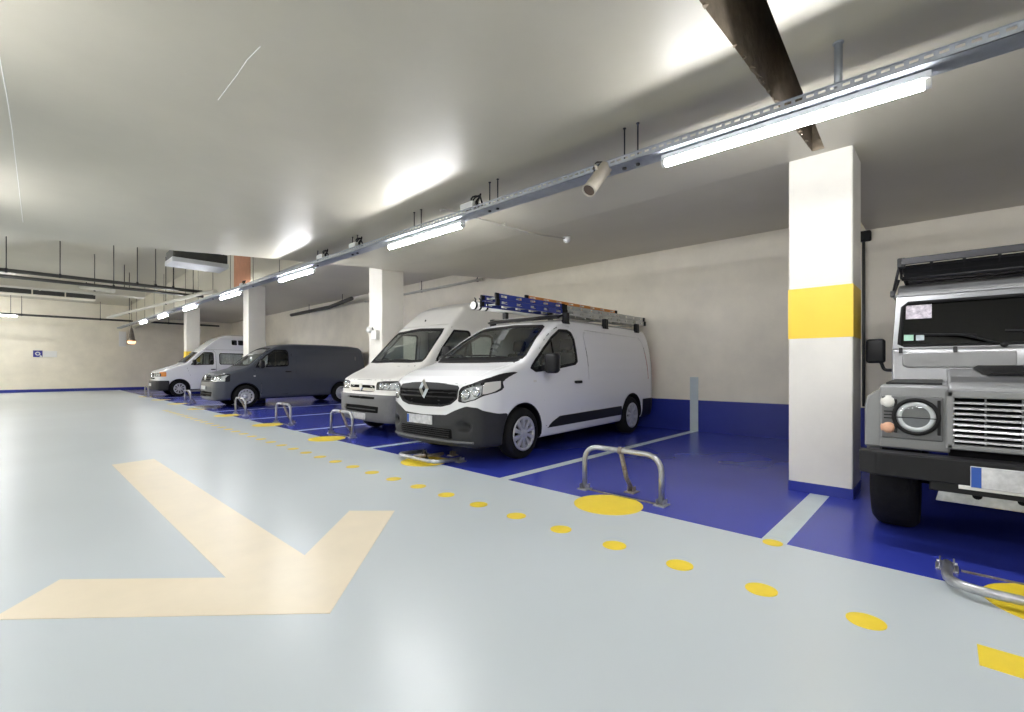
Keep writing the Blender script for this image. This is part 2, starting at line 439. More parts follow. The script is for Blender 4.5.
def seat(root, x, y, w=0.48, z=0.55):
    m = MB()
    m.box(x, x+0.5, y-w/2, y+w/2, z, z+0.16, 0.05)
    R = Matrix.Translation((x+0.5, y, z+0.1)) @ Matrix.Rotation(math.radians(14), 4, 'Y')
    m.box(-0.06, 0.08, -w/2, w/2, 0.0, 0.62, 0.05, R)
    m.box(-0.02, 0.07, -0.13, 0.13, 0.66, 0.86, 0.04, R)
    for g in (-1, 1): m.tube([R @ Vector((0.02, g*0.06, 0.6)), R @ Vector((0.02, g*0.06, 0.7))], 0.008, 6)
    return m.build('seat', M['seat'], root)
def steering(root, c, r=0.19, tilt=35):
    R = Matrix.Translation(c) @ Matrix.Rotation(math.radians(tilt), 4, 'Y')
    m = MB()
    m.tube([R @ Vector((0, r*math.cos(a), r*math.sin(a))) for a in [2*PI*k/28 for k in range(28)]], 0.015, 8, closed=True)
    for a in (0.2, PI-0.2, 1.5*PI): m.tube([R @ Vector((0.01, 0, 0)), R @ Vector((0, r*math.cos(a), r*math.sin(a)))], 0.014, 6)
    m.lathe([(0, -0.03), (0.06, -0.02), (0.07, 0.02), (0, 0.03)], (0, 0, 0), 'x', 16, R)
    return m.build('steering_wheel', M['interior'], root)

def door_mirror(root, p, g, w=0.2, h=0.3, shell='dark_plastic', d=0.13):
    """p: inner base point on the door, g: outward side"""
    x, y, z = p; m = MB()
    m.box(x-d/2, x+d/2, min(y+g*0.07, y+g*(0.07+w)), max(y+g*0.07, y+g*(0.07+w)), z-h/2, z+h/2, 0.05, seg=4)
    m.prism([(y-g*0.05, z-h*0.42), (y+g*0.09, z-h*0.3), (y+g*0.09, z-h*0.05), (y-g*0.05, z-h*0.12)], x-0.03, x+0.04, 'x', bev=0.01)
    o = m.build('door_mirror', M[shell], root)
    q = MB(); a, b = y+g*0.09, y+g*(0.05+w)
    q.box(x+d/2-0.002, x+d/2+0.004, min(a, b), max(a, b), z-h*0.38, z+h*0.38, 0.002)
    q.build('mirror_glass', M['chrome'], o)
    return o

def plate(root, c, w=0.52, h=0.11, label='white number plate with a blue end band'):
    x, y, z = c
    o = MB().box(x-0.012, x, y-w/2, y+w/2, z-h/2, z+h/2, 0.004).build('number_plate', M['plate_white'], root, label)
    MB().box(x-0.014, x-0.0115, y+w/2-0.045, y+w/2-0.003, z-h/2+0.004, z+h/2-0.004).build('country_band', M['plate_blue'], o)
    return o

def wiper(root, su, y0, z0, y1, z1, off=0.02):
    m = MB(); pts = []
    for k in range(9):
        t = k/8; p, n = su.front(y0+(y1-y0)*t, z0+(z1-z0)*t); pts.append(p+n*(off+0.012*math.sin(t*PI)))
    m.tube(pts, 0.008, 6)
    q = []
    L = (y1-y0)
    for k in range(9):
        t = k/8; p, n = su.front(y0+L*(0.35+0.75*t), z0+(z1-z0)*1.0+(z1-z0)*0.15*(t-0.5)); q.append(p+n*0.012)
    m.tube(q, 0.007, 6)
    return m.build('wiper', M['dark_plastic'], root)

def handle(parent, su, x, z, g, m='dark_plastic', w=0.17):
    p, n = su.side(x, z, g); q = MB()
    q.box(p.x-w/2, p.x+w/2, min(p.y+g*0.006, p.y+g*0.04), max(p.y+g*0.006, p.y+g*0.04), p.z-0.02, p.z+0.02, 0.012, seg=3)
    q.box(p.x-w/2, p.x-w/2+0.04, min(p.y-g*0.01, p.y+g*0.03), max(p.y-g*0.01, p.y+g*0.03), p.z-0.016, p.z+0.016, 0.006)
    return q.build('door_handle', M[m], parent)

def window_set(root, sh, f, frame_w, gm, name='window', fm='rubber', label=None, sink=0.004):
    pc = sh.carve(f)
    g, fr = pc.sub(lambda V, N: f(V, N)+frame_w)
    gl = g.build(name, M[gm], root, off=-sink, label=label)
    fr.build('window_seal', M[fm], gl, off=0.002, rim=0.02)
    return gl

def lamp(root, sh, f, label=None, bowls=(), depth=0.05, border=0.012, lim=None):
    pc = sh.carve(f)
    l, b = pc.sub(lambda V, N: np.maximum(f(V, N)+border, lim(V) if lim else -9))
    h = pc.build('headlight', M['reflector'], root, off=-depth, label=label)
    l.build('lens', M['lens'], h)
    b.build('bezel', M['dark_plastic'], h, rim=depth)
    for (x, y, z, r) in bowls:
        m = MB(); R = Matrix.Translation((x, y, z))
        m.lathe([(0.012, 0.035), (r*0.55, 0.03), (r*0.86, 0.012), (r, -0.006), (r*1.06, -0.006), (r*1.06, 0.03)], (0, 0, 0), 'x', 20, R)
        m.lathe([(0, -0.004), (r*0.2, 0.0), (r*0.22, 0.03)], (0, 0, 0), 'x', 12, R)
        m.build('lamp_bowl', M['chrome'], h)
    return h

def liner_and_floor(root, sh, wells, wr):
    for cx, cz in wells:
        for g in (-1, 1):
            def f(V, N, cx=cx, cz=cz, g=g):
                d = np.hypot(V[:, 0]-cx, V[:, 2]-cz)-(wr+0.012)
                return np.maximum(d, -g*V[:, 1]+0.05)
            sh.carve(f).build('wheel_arch_liner', M['rubber'], root, off=0.002)
    sh.carve(lambda V, N: np.maximum(V[:, 2]-0.42, (N[:, 2]+0.75)*0.1)).build('underbody', M['rubber'], root)

def door(root, sh, su, poly, g, paint, hx, hz, win=None, gap=0.006, name='door', hm='dark_plastic'):
    f = fside(poly, g, nmin=0.25)
    gp = sh.carve(near(f, gap)); d = sh.carve(f)
    o = d.build(name, M[paint], root, off=0.002, rim=0.01)
    gp.build('door_gap', M['grille_dark'], o, off=-0.008)
    if hx is not None: handle(o, su, hx, hz, g, hm)
    return o

# ---------------------------------------------------------------- white panel van with ladders (nearest)
def trafic(loc):
    root = empty('panel_van', loc, 'white panel van with black grille and diamond badge, ladders on its roof rack', 'van')
    L, W, H = 5.0, 1.956, 1.96; wells = ((0.94, 0.33), (4.03, 0.33)); wr = 0.385
    side = [(0.20, .19), (0.07, .22), (0.02, .34), (0.0, .48), (0.02, .62), (0.015, .76), (.03, .88), (.08, .99), (.20, 1.06), (.42, 1.14), (.68, 1.20),
            (.86, 1.25), (1.04, 1.37), (1.36, 1.585), (1.68, 1.765), (1.88, 1.86), (2.12, 1.915), (2.6, 1.945), (3.4, 1.95), (4.4, 1.94), (4.84, 1.925), (4.93, 1.88),
            (4.955, 1.60), (4.97, 1.1), (4.995, .75), (4.995, .48), (4.95, .34), (4.88, .26), (3, .23)]
    front = [(.80, .17), (.93, .22), (.965, .40), (.978, .65), (.978, .95), (.965, 1.15), (.93, 1.35), (.885, 1.55), (.835, 1.73), (.76, 1.88), (.62, 1.96)]
    plan = [(0, .50), (.03, .68), (.10, .79), (.25, .88), (.5, .945), (.85, .975), (1.4, .985), (4.3, .985), (4.8, .965), (4.95, .93), (4.998, .86)]
    def extra(D, x, y, z):
        # fog lamp scoops in the bumper and the step under the bonnet shut line
        X = x[:, None, None]; Y = np.abs(y)[None, :, None]; Z = z[None, None, :]
        e = np.sqrt(((X-0.05)/0.13)**2+((Y-0.70)/0.12)**2+((Z-0.47)/0.075)**2)-1
        D = smax(D, -e*0.062, 0.02)
        b = np.maximum(np.maximum(np.abs(Z-0.375)-0.055, Y-0.50), X-0.055)
        return smax(D, -b, 0.015)
    sh = make_shell(L, W, H, side, front, plan, bow=0.17, wells=wells, wr=wr, wy=0.66, k=0.07, extra=extra)
    su = Surf(sh)
    liner_and_floor(root, sh, wells, wr)
    # glass
    ws = ffront(sym([(0, 1.285), (.40, 1.28), (.70, 1.275), (.865, 1.29), (.875, 1.34), (.76, 1.62), (.69, 1.77), (.60, 1.805), (0, 1.835)]), nmin=0.2)
    window_set(root, sh, ws, 0.045, 'wind_glass', 'windscreen', label='greenish windscreen glass')
    wpoly = [(1.06, 1.17), (1.18, 1.115), (1.60, 1.145), (2.16, 1.215), (2.235, 1.26), (2.245, 1.60), (2.20, 1.705), (2.10, 1.74), (1.88, 1.735), (1.64, 1.615), (1.40, 1.45), (1.18, 1.28)]
    wins = {}
    for g in (-1, 1):
        f = fside(wpoly, g, nmin=0.3)
        pc = sh.carve(f)
        gl, fr = pc.sub(lambda V, N: f(V, N)+0.04)
        bar, gl = gl.sub(lambda V, N: np.abs(V[:, 0]-1.62)-0.022)
        wins[g] = (gl, fr, bar)
    # headlights
    for g in (-1, 1):
        poly = [(.61*g, .765), (.61*g, .91), (.64*g, .945), (.76*g, .985), (.88*g, 1.055), (.955*g, 1.135), (.985*g, 1.15), (.975*g, 1.03), (.965*g, .95), (.93*g, .875), (.82*g, .79), (.70*g, .755)]
        f = ffront(poly, nmin=0.06, xmax=0.82)
        tip = sh.carve(lambda V, N: np.maximum(f(V, N), 0.93+0.12*(V[:, 1]*g-.52)-V[:, 2]+0.17*np.clip(V[:, 1]*g-0.75, 0, 1)))
        tip.build('headlight_trim', M['dark_plastic'], root, off=0.001)
        p1 = su.front(.685*g, .86)[0]; p2 = su.front(.80*g, .885)[0]
        ind = sh.carve(lambda V, N: np.maximum(f(V, N)+.012, .875-g*V[:, 1]))
        lh = lamp(root, sh, f, bowls=((p1.x+0.02, .685*g, .85, .055), (p2.x+0.025, .80*g, .88, .05)), depth=0.05, lim=lambda V: np.maximum(g*V[:, 1]-.875, V[:, 2]-.985))
        ind.build('indicator', M['white_lens'], lh, rim=.02)
    # grille with chrome diamond
    gp = sym([(0, .69), (.34, .695), (.50, .73), (.60, .80), (.60, .93), (.58, .955), (.25, .985), (0, .99)])
    gf = ffront(gp, xmax=0.5)
    gr = sh.carve(gf)
    cap, low = gr.sub(lambda V, N: .915-V[:, 2])
    go = low.build('grille', M['grille_dark'], root, off=-0.04)
    rim_, low2 = low.sub(lambda V, N: -(gf(V, N)+0.022))
    rim_.build('grille_surround', M['dark_plastic'], go, off=0.004, rim=0.04)
    sl, _ = low2.sub(lambda V, N: np.abs(((V[:, 2]-.70)/0.047) % 1-0.5)*0.047-0.008)
    sl.build('grille_slats', M['dark_plastic'], go, off=-0.004, rim=0.02)
    cap.build('grille_top_bar', M['plastic'], go, off=0.006, rim=0.02)
    p, n = su.front(0, .91)
    e = MB(); x0 = p.x-0.03
    for (a, b) in (((0, .125), (.092, 0)), ((.092, 0), (0, -.125)), ((0, -.125), (-.092, 0)), ((-.092, 0), (0, .125))):
        ca = (a[0]*0.5, a[1]*0.5); cb = (b[0]*0.5, b[1]*0.5)
        vs = [(x0+.02, a[0], p.z+a[1]), (x0+.02, b[0], p.z+b[1]), (x0-.012, b[0]*.74, p.z+b[1]*.74), (x0-.012, a[0]*.74, p.z+a[1]*.74),
              (x0+.015, a[0]*.45, p.z+a[1]*.45), (x0+.015, b[0]*.45, p.z+b[1]*.45)]
        e.add(vs, [(0, 1, 2, 3), (3, 2, 5, 4)])
    eo = e.build('emblem', M['chrome'], go, 'chrome diamond badge')
    MB().prism([(0, .14), (.105, 0), (0, -.14), (-.105, 0)], x0+.012, x0+.03, 'x').build('emblem_base', M['dark_plastic'], eo)
    # grey bumper
    bl = sym([(0, .15), (.7, .12), (1.2, .12), (1.2, .62), (1.0, .60), (.93, .62), (.84, .70), (.72, .715), (.56, .66), (.42, .60), (0, .585)])
    bf = lambda V, N: np.maximum(polysdf(np.stack([V[:, 1], V[:, 2]], 1), bl), V[:, 0]-0.62)
    bp = sh.carve(bf)
    mesh_, bp = bp.sub(lambda V, N: np.maximum(np.maximum(np.abs(V[:, 2]-.375)-.06, np.abs(V[:, 1])-.52), V[:, 0]-.3))
    bo = bp.build('front_bumper', M['plastic'], root, off=0.004, rim=0.02, label='charcoal grey plastic front bumper')
    mesh_.build('bumper_intake', M['grille_dark'], bo)
    bars = MB()
    for k in range(4): bars.box(0.03, 0.05, -.5, .5, .335+k*.025, .345+k*.025, 0.003)
    bars.build('intake_slats', M['dark_plastic'], bo)
    lip = MB(); pts = []
    for k in range(25):
        y = -.80+1.6*k/24; q, n = su.front(y, .285); pts.append(q+n*0.008)
    lip.tube(pts, 0.016, 8); lip.build('bumper_lip', M['grey_plastic'], bo)
    for g in (-1, 1):
        q, n = su.front(.69*g, .47)
        MB().lathe([(0, 0), (.040, -.004), (.048, -.02), (.056, -.02), (.06, .02)], (q.x+0.002, .69*g, .465), 'x', 18).build('fog_lamp', M['grille_dark'], bo)
    p, n = su.front(0.08, .525)
    plate(root, (p.x-0.012, 0.06, .525))
    # sill strip, fuel flap, repeater
    for g in (-1, 1):
        f = fside([(1.44, .355), (1.56, .43), (1.74, .495), (3.60, .52), (3.63, .42), (3.60, .37)], g, nmin=0.3)
        sh.carve(f).build('side_moulding', M['dark_plastic'], root, off=0.010, rim=0.012, label='black sill moulding')
        p, n = su.side(1.16, 1.0, g)
        MB().box(p.x-.03, p.x+.03, p.y-.006, p.y+.006, .985, 1.01, 0.004).build('side_repeater', M['white_lens'], root)
    dpoly = [(1.40, .40), (1.385, .70), (1.33, 1.0), (1.29, 1.12), (1.29, 1.40), (1.48, 1.57), (1.69, 1.70), (1.90, 1.778), (2.20, 1.785), (2.31, 1.72), (2.335, 1.55), (2.335, .60), (2.28, .42), (2.1, .385), (1.5, .36)]
    for g in (-1, 1):
        do = door(root, sh, su, dpoly, g, 'white_paint', 2.20, .965)
        gl, fr, bar = wins[g]
        w = gl.build('door_window', M['side_glass'], do, off=-0.004)
        fr.build('window_seal', M['rubber'], w, off=0.004, rim=0.02)
        bar.build('window_divider', M['rubber'], w, off=0.002)
        p, n = su.side(1.36, 1.20, g)
        door_mirror(root, (1.33, p.y, 1.235), g, 0.21, 0.27)
        # pressed panel outline and the sliding door line on the load bay
        f = fside([(2.52, .98), (2.52, 1.68), (2.62, 1.75), (4.52, 1.72), (4.62, 1.62), (4.70, .98)], g, nmin=0.3)
        sh.carve(near(f, 0.016)).build('pressed_panel_edge', M['white_paint'], root, off=-0.006, rim=-0.006)
    # rear
    for g in (-1, 1):
        f = lambda V, N: np.maximum(np.maximum(np.maximum(4.93-V[:, 0], 0.72-g*V[:, 1]), np.abs(V[:, 2]-1.15)-0.32), (.75-N[:, 0])*.2)
        sh.carve(f).build('tail_light', M['red_lens'], root, off=0.004, rim=0.01)
        f = lambda V, N: np.maximum(np.maximum(4.915-V[:, 0], .74-g*V[:, 1]), np.abs(V[:, 2]-1.22)-.60)
        sh.carve(f).build('rear_corner_strip', M['dark_plastic'], root, off=0.003, rim=0.01)  # narrow black strip down each rear edge
    f = lambda V, N: np.maximum(np.maximum(4.45-V[:, 0], V[:, 2]-0.60), -1.0)
    sh.carve(f).build('rear_bumper', M['dark_plastic'], root, off=0.006, rim=0.02, label='black rear bumper')
    f = lambda V, N: np.maximum(np.maximum(np.abs(V[:, 1])-.62, np.abs(V[:, 2]-1.45)-.24), 4.7-V[:, 0])
    window_set(root, sh, f, 0.04, 'black_glass', 'rear_window')
    f = lambda V, N: np.maximum(np.abs(V[:, 1])-0.006, 4.8-V[:, 0])
    sh.carve(f).build('rear_door_gap', M['grille_dark'], root, off=-0.01)
    # bonnet shut line
    bon = lambda V, N: np.maximum(np.maximum(np.maximum(np.abs(V[:, 1])-(.70+.12*np.clip(V[:, 0], 0, 1)), V[:, 0]-0.81-0.17*(V[:, 1]/.978)**2), .985-V[:, 2]), 0.1-N[:, 2])
    gp_ = sh.carve(near(bon, 0.005)); bn = sh.carve(bon)
    b = bn.build('bonnet', M['white_paint'], root, off=0.002, rim=0.01)
    gp_.build('bonnet_gap', M['grille_dark'], b, off=-0.008)
    sc = ffront(sym([(0, 1.225), (.60, 1.225), (.82, 1.25), (.86, 1.285), (.70, 1.28), (0, 1.29)]), nmin=0.1, xmax=1.5)
    sh.carve(sc).build('scuttle', M['dark_plastic'], root, off=0.002)
    sh.build('body', M['white_paint'], root, label='white painted van body')
    wiper(root, su, -.62, 1.30, .10, 1.335); wiper(root, su, .10, 1.30, .70, 1.345)
    for x in (0.94, 4.03):
        for g in (-1, 1): wheel(root, x, g*.845, .33, .215, g, 'hubcap', .215, 10)
    # cab
    d = MB(); d.box(.95, 1.50, -.80, .80, .95, 1.20, 0.06); d.box(1.12, 1.35, -.62, -.18, 1.16, 1.27, 0.04)
    d.build('dashboard', M['interior'], root)
    steering(root, (1.66, -.42, 1.16))
    for y in (-.45, .18, .58): seat(root, 1.92, y, .46 if y < 0 else .40, .72)
    MB().box(2.55, 2.58, -.86, .86, .35, 1.25, 0.005).build('bulkhead', M['bulkhead'], root)
    p = su.front(.42, 1.36)[0]
    MB().box(p.x+.05, p.x+.16, .34, .50, 1.335, 1.34).build('dashboard_paper', M['paper'], root)
    return root, su

# ---------------------------------------------------------------- white high-roof van
def boxer(loc):
    root = empty('high_roof_van', loc, 'white high-roof van with mid grey bumper, parked just behind the ladder-carrying van', 'van')
    L, W, H = 4.70, 2.0, 2.52; wells = ((0.86, 0.33), (3.72, 0.33)); wr = 0.375
    side = [(.14, .22), (.03, .26), (0, .42), (.005, .66), (.04, .74), (.05, .90), (.10, .98), (.32, 1.08), (.50, 1.15), (.62, 1.21), (.73, 1.29), (1.05, 1.60), (1.33, 1.87), (1.42, 1.95),
            (1.72, 2.20), (1.92, 2.36), (2.15, 2.46), (2.5, 2.51), (3.5, 2.52), (4.5, 2.48), (4.62, 2.40), (4.68, 2.0), (4.70, 1.0), (4.70, .45), (4.62, .30), (3, .26)]
    front = [(.88, .22), (.96, .30), (.99, .55), (1.0, .9), (.985, 1.25), (.95, 1.55), (.90, 1.88), (.86, 2.05), (.80, 2.30), (.70, 2.45), (.5, 2.53)]
    plan = [(0, .68), (.03, .80), (.10, .89), (.3, .965), (.7, 1.0), (4.4, 1.0), (4.66, .96), (4.70, .9)]
    sh = make_shell(L, W, H, side, front, plan, bow=0.10, wells=wells, wr=wr, wy=0.66, k=0.06, vox=0.03)
    su = Surf(sh)
    liner_and_floor(root, sh, wells, wr)
    ws = ffront(sym([(0, 1.27), (.60, 1.26), (.905, 1.275), (.925, 1.34), (.84, 1.80), (.79, 1.90), (0, 1.94)]), nmin=0.2)
    window_set(root, sh, ws, 0.05, 'wind_glass', 'windscreen', label='windscreen glass')
    wpoly = [(1.02, 1.29), (1.95, 1.28), (1.98, 1.33), (1.98, 1.84), (1.93, 1.88), (1.54, 1.88), (1.20, 1.54)]
    wins = {}
    for g in (-1, 1):
        f = fside(wpoly, g, nmin=0.3); pc = sh.carve(f); wins[g] = pc.sub(lambda V, N: f(V, N)+0.035)
    for g in (-1, 1):
        f = ffront([(.49*g, .80), (.49*g, .93), (.66*g, .95), (.93*g, .955), (.985*g, .93), (.985*g, .82), (.93*g, .80)], nmin=0.05, xmax=0.3)
        p1 = su.front(.60*g, .87)[0]; p2 = su.front(.76*g, .87)[0]
        h = lamp(root, sh, f, bowls=((p1.x+.03, .60*g, .87, .055), (p2.x+.03, .76*g, .87, .05)), depth=0.05)
    gf = ffront(sym([(0, .76), (.44, .765), (.455, .80), (.44, .875), (0, .88)]), xmax=0.3)
    gr = sh.carve(gf)
    go = gr.build('grille', M['grille_dark'], root, off=-0.03)
    gs, _ = gr.sub(lambda V, N: np.abs(((V[:, 2]-.76)/0.04) % 1-0.5)*0.04-0.009)
    gs.build('grille_slats', M['chrome'], go, off=0.0, rim=0.02)
    p = su.front(0, .835)[0]
    MB().prism([(-.045, .06), (.045, .06), (.05, 0), (0, -.07), (-.05, 0)], p.x-.02, p.x+.01, 'x', Matrix.Translation((0, 0, .835)), bev=0.006).build('emblem', M['chrome'], go, 'chrome shield badge')
    bl = lambda V, N: np.maximum(V[:, 2]-(.715+.0*V[:, 1]), V[:, 0]-.52)
    bp = sh.carve(bl)
    sl, bp = bp.sub(ffront(sym([(0, .635), (.50, .64), (.49, .68), (0, .685)]), xmax=.4))
    lo, bp = bp.sub(ffront(sym([(0, .40), (.60, .41), (.62, .52), (0, .53)]), xmax=.4))
    bo = bp.build('front_bumper', M['grey_plastic'], root, off=0.012, rim=0.03, label='mid grey plastic front bumper')
    sl.build('bumper_slot', M['grille_dark'], bo, off=-0.03); lo.build('bumper_intake', M['grille_dark'], bo, off=-0.03)
    q = MB(); q.box(-.005, .02, -.56, .56, .455, .47, 0.004); q.build('intake_slats', M['plastic'], bo)
    plate(root, (su.front(0, .33)[0].x-.014, .06, .335), label='plain pale number plate')
    for g in (-1, 1):
        f = fside([(1.24, .42), (1.24, .9), (.98, 1.22), (.98, 1.30), (1.50, 1.93), (1.98, 1.93), (2.05, 1.86), (2.06, .42)], g, nmin=0.3)
        gp = sh.carve(near(f, .006)); dp = sh.carve(f); do = dp.build('door', M['cream_paint'], root, off=.002, rim=.01); gp.build('door_gap', M['grille_dark'], do, off=-.008)
        handle(do, su, 1.92, 1.12, g)
        gl = wins[g][0].build('door_window', M['side_glass'], do, off=-.004); wins[g][1].build('window_seal', M['rubber'], gl, off=.003, rim=.02)
        p, n = su.side(1.20, 1.33, g); door_mirror(root, (1.18, p.y, 1.40), g, .18, .32)
        sh.carve(fside([(1.3, .52), (1.3, .64), (3.3, .64), (3.3, .52)], g, nmin=.3)).build('side_moulding', M['grey_plastic'], root, off=.012, rim=.014)
        f = lambda V, N: np.maximum(np.maximum(4.6-V[:, 0], .88-g*V[:, 1]), np.abs(V[:, 2]-1.05)-.2)
        sh.carve(f).build('tail_light', M['red_lens'], root, off=.004, rim=.01)
    sh.carve(lambda V, N: np.maximum(4.5-V[:, 0], V[:, 2]-.55)).build('rear_bumper', M['grey_plastic'], root, off=.008, rim=.02)
    bon = lambda V, N: np.maximum(np.maximum(np.maximum(np.abs(V[:, 1])-(.80+.06*np.clip(V[:, 0], 0, 1)), V[:, 0]-.60-.10*V[:, 1]**2), .97-V[:, 2]), .1-N[:, 2])
    gp = sh.carve(near(bon, .006)); b = sh.carve(bon).build('bonnet', M['cream_paint'], root, off=.002, rim=.01); gp.build('bonnet_gap', M['grille_dark'], b, off=-.008)
    # seam between the steel roof line and the raised roof
    sh.carve(lambda V, N: np.maximum(np.maximum(np.abs(V[:, 2]-1.985)-.008, 1.3-V[:, 0]), -1.)).build('roof_seam', M['cream_paint'], root, off=-.006)
    sh.build('body', M['cream_paint'], root, label='white high-roof body')
    wiper(root, su, -.70, 1.285, -.02, 1.315); wiper(root, su, .02, 1.285, .72, 1.315)
    p, n = su.front(.10, 2.10)
    MB().lathe([(0, .03), (.012, .03), (.016, 0), (.02, -.01)], p, 'z', 10).build('roof_marker', M['dark_plastic'], root)
    for x in (.86, 3.72):
        for g in (-1, 1): wheel(root, x, g*.855, .33, .205, g, 'steel', .205)
    d = MB(); d.box(.85, 1.40, -.82, .82, .98, 1.22, .06); d.build('dashboard', M['interior'], root)
    steering(root, (1.42, -.46, 1.25), tilt=55)
    for y in (-.46, .15, .60): seat(root, 1.62, y, .44, .82)
    MB().box(2.25, 2.28, -.88, .88, .4, 1.95, .005).build('bulkhead', M['bulkhead'], root)
    return root, su

# ---------------------------------------------------------------- slate grey van
def t5(loc):
    root = empty('panel_van', loc, 'dark slate grey panel van with steel wheels, third van from the right', 'van')
    L, W, H = 4.89, 1.90, 1.97; wells = ((.91, .33), (3.91, .33)); wr = .385
    side = [(.16, .20), (.05, .24), (0, .38), (0, .58), (.03, .78), (.09, .93), (.25, 1.02), (.5, 1.09), (.78, 1.165), (.92, 1.25), (1.25, 1.52), (1.5, 1.71), (1.72, 1.83), (1.95, 1.91),
            (2.4, 1.96), (3.4, 1.97), (4.3, 1.945), (4.62, 1.90), (4.72, 1.82), (4.80, 1.45), (4.86, 1.05), (4.89, .7), (4.89, .42), (4.82, .30), (3, .25)]
    front = [(.82, .19), (.91, .26), (.935, .5), (.95, .85), (.945, 1.12), (.915, 1.35), (.87, 1.58), (.81, 1.78), (.72, 1.91), (.55, 1.975)]
    plan = [(0, .55), (.04, .72), (.14, .82), (.35, .90), (.8, .945), (1.4, .955), (4.3, .955), (4.75, .92), (4.89, .82)]
    sh = make_shell(L, W, H, side, front, plan, bow=.16, wells=wells, wr=wr, wy=.64, k=.08, vox=.032)
    su = Surf(sh); liner_and_floor(root, sh, wells, wr); P = 'grey_paint'
    ws = ffront(sym([(0, 1.235), (.60, 1.225), (.83, 1.24), (.84, 1.29), (.75, 1.68), (.68, 1.79), (0, 1.83)]), nmin=.2)
    window_set(root, sh, ws, .045, 'wind_glass', 'windscreen', label='windscreen glass')
    wpoly = [(1.16, 1.18), (2.10, 1.225), (2.14, 1.27), (2.14, 1.68), (2.08, 1.745), (1.74, 1.74), (1.47, 1.57), (1.24, 1.34)]
    wins = {}
    for g in (-1, 1):
        f = fside(wpoly, g, nmin=.3); pc = sh.carve(f); wins[g] = pc.sub(lambda V, N: f(V, N)+.04)
    for g in (-1, 1):
        f = ffront([(.52*g, .78), (.52*g, .92), (.62*g, .955), (.90*g, 1.0), (.95*g, .98), (.955*g, .80), (.90*g, .77), (.60*g, .765)], nmin=.05, xmax=.50)
        p1 = su.front(.64*g, .86)[0]; p2 = su.front(.80*g, .88)[0]
        lamp(root, sh, f, bowls=((p1.x+.03, .64*g, .86, .06), (p2.x+.03, .79*g, .88, .055)), depth=.05)
    gf = ffront(sym([(0, .77), (.48, .775), (.49, .93), (0, .96)]), xmax=.4); gr = sh.carve(gf)
    go = gr.build('grille', M['grille_dark'], root, off=-.03)
    gs, _ = gr.sub(lambda V, N: np.abs(((V[:, 2]-.77)/.06) % 1-.5)*.06-.010); gs.build('grille_slats', M['dark_plastic'], go, off=0, rim=.02)
    p = su.front(0, .87)[0]
    MB().lathe([(.0, .0), (.055, -.002), (.06, -.012), (.072, -.012), (.075, .02)], (p.x-.004, 0, .87), 'x', 24).build('emblem', M['chrome'], go, 'round chrome badge')
    i = sh.carve(ffront(sym([(0, .34), (.62, .35), (.66, .48), (0, .50)]), xmax=.4)); io = i.build('bumper_intake', M['grille_dark'], root, off=-.03)
    gs, _ = i.sub(lambda V, N: np.abs(((V[:, 2]-.34)/.05) % 1-.5)*.05-.008); gs.build('intake_slats', M['dark_plastic'], io, off=-.005, rim=.02)
    plate(root, (su.front(0, .60)[0].x-.014, 0, .60), label='white number plate')
    for g in (-1, 1):
        f = fside([(1.34, .38), (1.34, .7), (1.20, 1.02), (1.08, 1.17), (1.42, 1.60), (1.72, 1.80), (2.12, 1.805), (2.22, 1.72), (2.24, 1.5), (2.24, .40), (2.1, .36)], g, nmin=.3)
        gp = sh.carve(near(f, .006)); dp = sh.carve(f); do = dp.build('door', M[P], root, off=.002, rim=.01); gp.build('door_gap', M['grille_dark'], do, off=-.008)
        handle(do, su, 2.12, 1.06, g)
        gl = wins[g][0].build('door_window', M['side_glass'], do, off=-.004); wins[g][1].build('window_seal', M['rubber'], gl, off=.003, rim=.02)
        p, n = su.side(1.34, 1.25, g); door_mirror(root, (1.30, p.y, 1.28), g, .19, .24)
        p, n = su.side(1.14, .93, g); MB().box(p.x-.03, p.x+.03, p.y-.006, p.y+.006, .915, .945, .004).build('side_repeater', M['white_lens'], root)
        f = fside([(2.36, .96), (2.36, 1.72), (4.50, 1.70), (4.60, .96)], g, nmin=.3)
        sh.carve(near(f, .014)).build('pressed_panel_edge', M[P], root, off=-.006)
        f = lambda V, N: np.maximum(np.maximum(4.81-V[:, 0], .70-g*V[:, 1]), np.abs(V[:, 2]-1.02)-.24)
        sh.carve(f).build('tail_light', M['red_lens'], root, off=.004, rim=.01)
        p, n = su.side(4.42, 1.55, g)
        MB().box(p.x-.02, p.x+.02, min(p.y, p.y+g*.02), max(p.y, p.y+g*.02), 1.42, 1.56, .006).build('door_hinge', M['grey_plastic'], root)
    sh.carve(lambda V, N: np.maximum(4.5-V[:, 0], V[:, 2]-.56)).build('rear_bumper', M['dark_plastic'], root, off=.006, rim=.02)
    bon = lambda V, N: np.maximum(np.maximum(np.maximum(np.abs(V[:, 1])-(.66+.16*np.clip(V[:, 0], 0, 1)), V[:, 0]-.95-.15*V[:, 1]**2), .95-V[:, 2]), .1-N[:, 2])
    gp = sh.carve(near(bon, .006)); b = sh.carve(bon).build('bonnet', M[P], root, off=.002, rim=.01); gp.build('bonnet_gap', M['grille_dark'], b, off=-.008)
    sh.build('body', M[P], root, label='slate grey painted van body')
    wiper(root, su, -.62, 1.25, .05, 1.28); wiper(root, su, .06, 1.25, .66, 1.28)
    for x in (.91, 3.91):
        for g in (-1, 1): wheel(root, x, g*.825, .33, .215, g, 'steel', .215)
    d = MB(); d.box(1.05, 1.50, -.78, .78, .95, 1.20, .06); d.build('dashboard', M['interior'], root)
    steering(root, (1.62, -.42, 1.17))
    for y in (-.43, .22, .56): seat(root, 1.86, y, .44 if y < 0 else .36, .72)
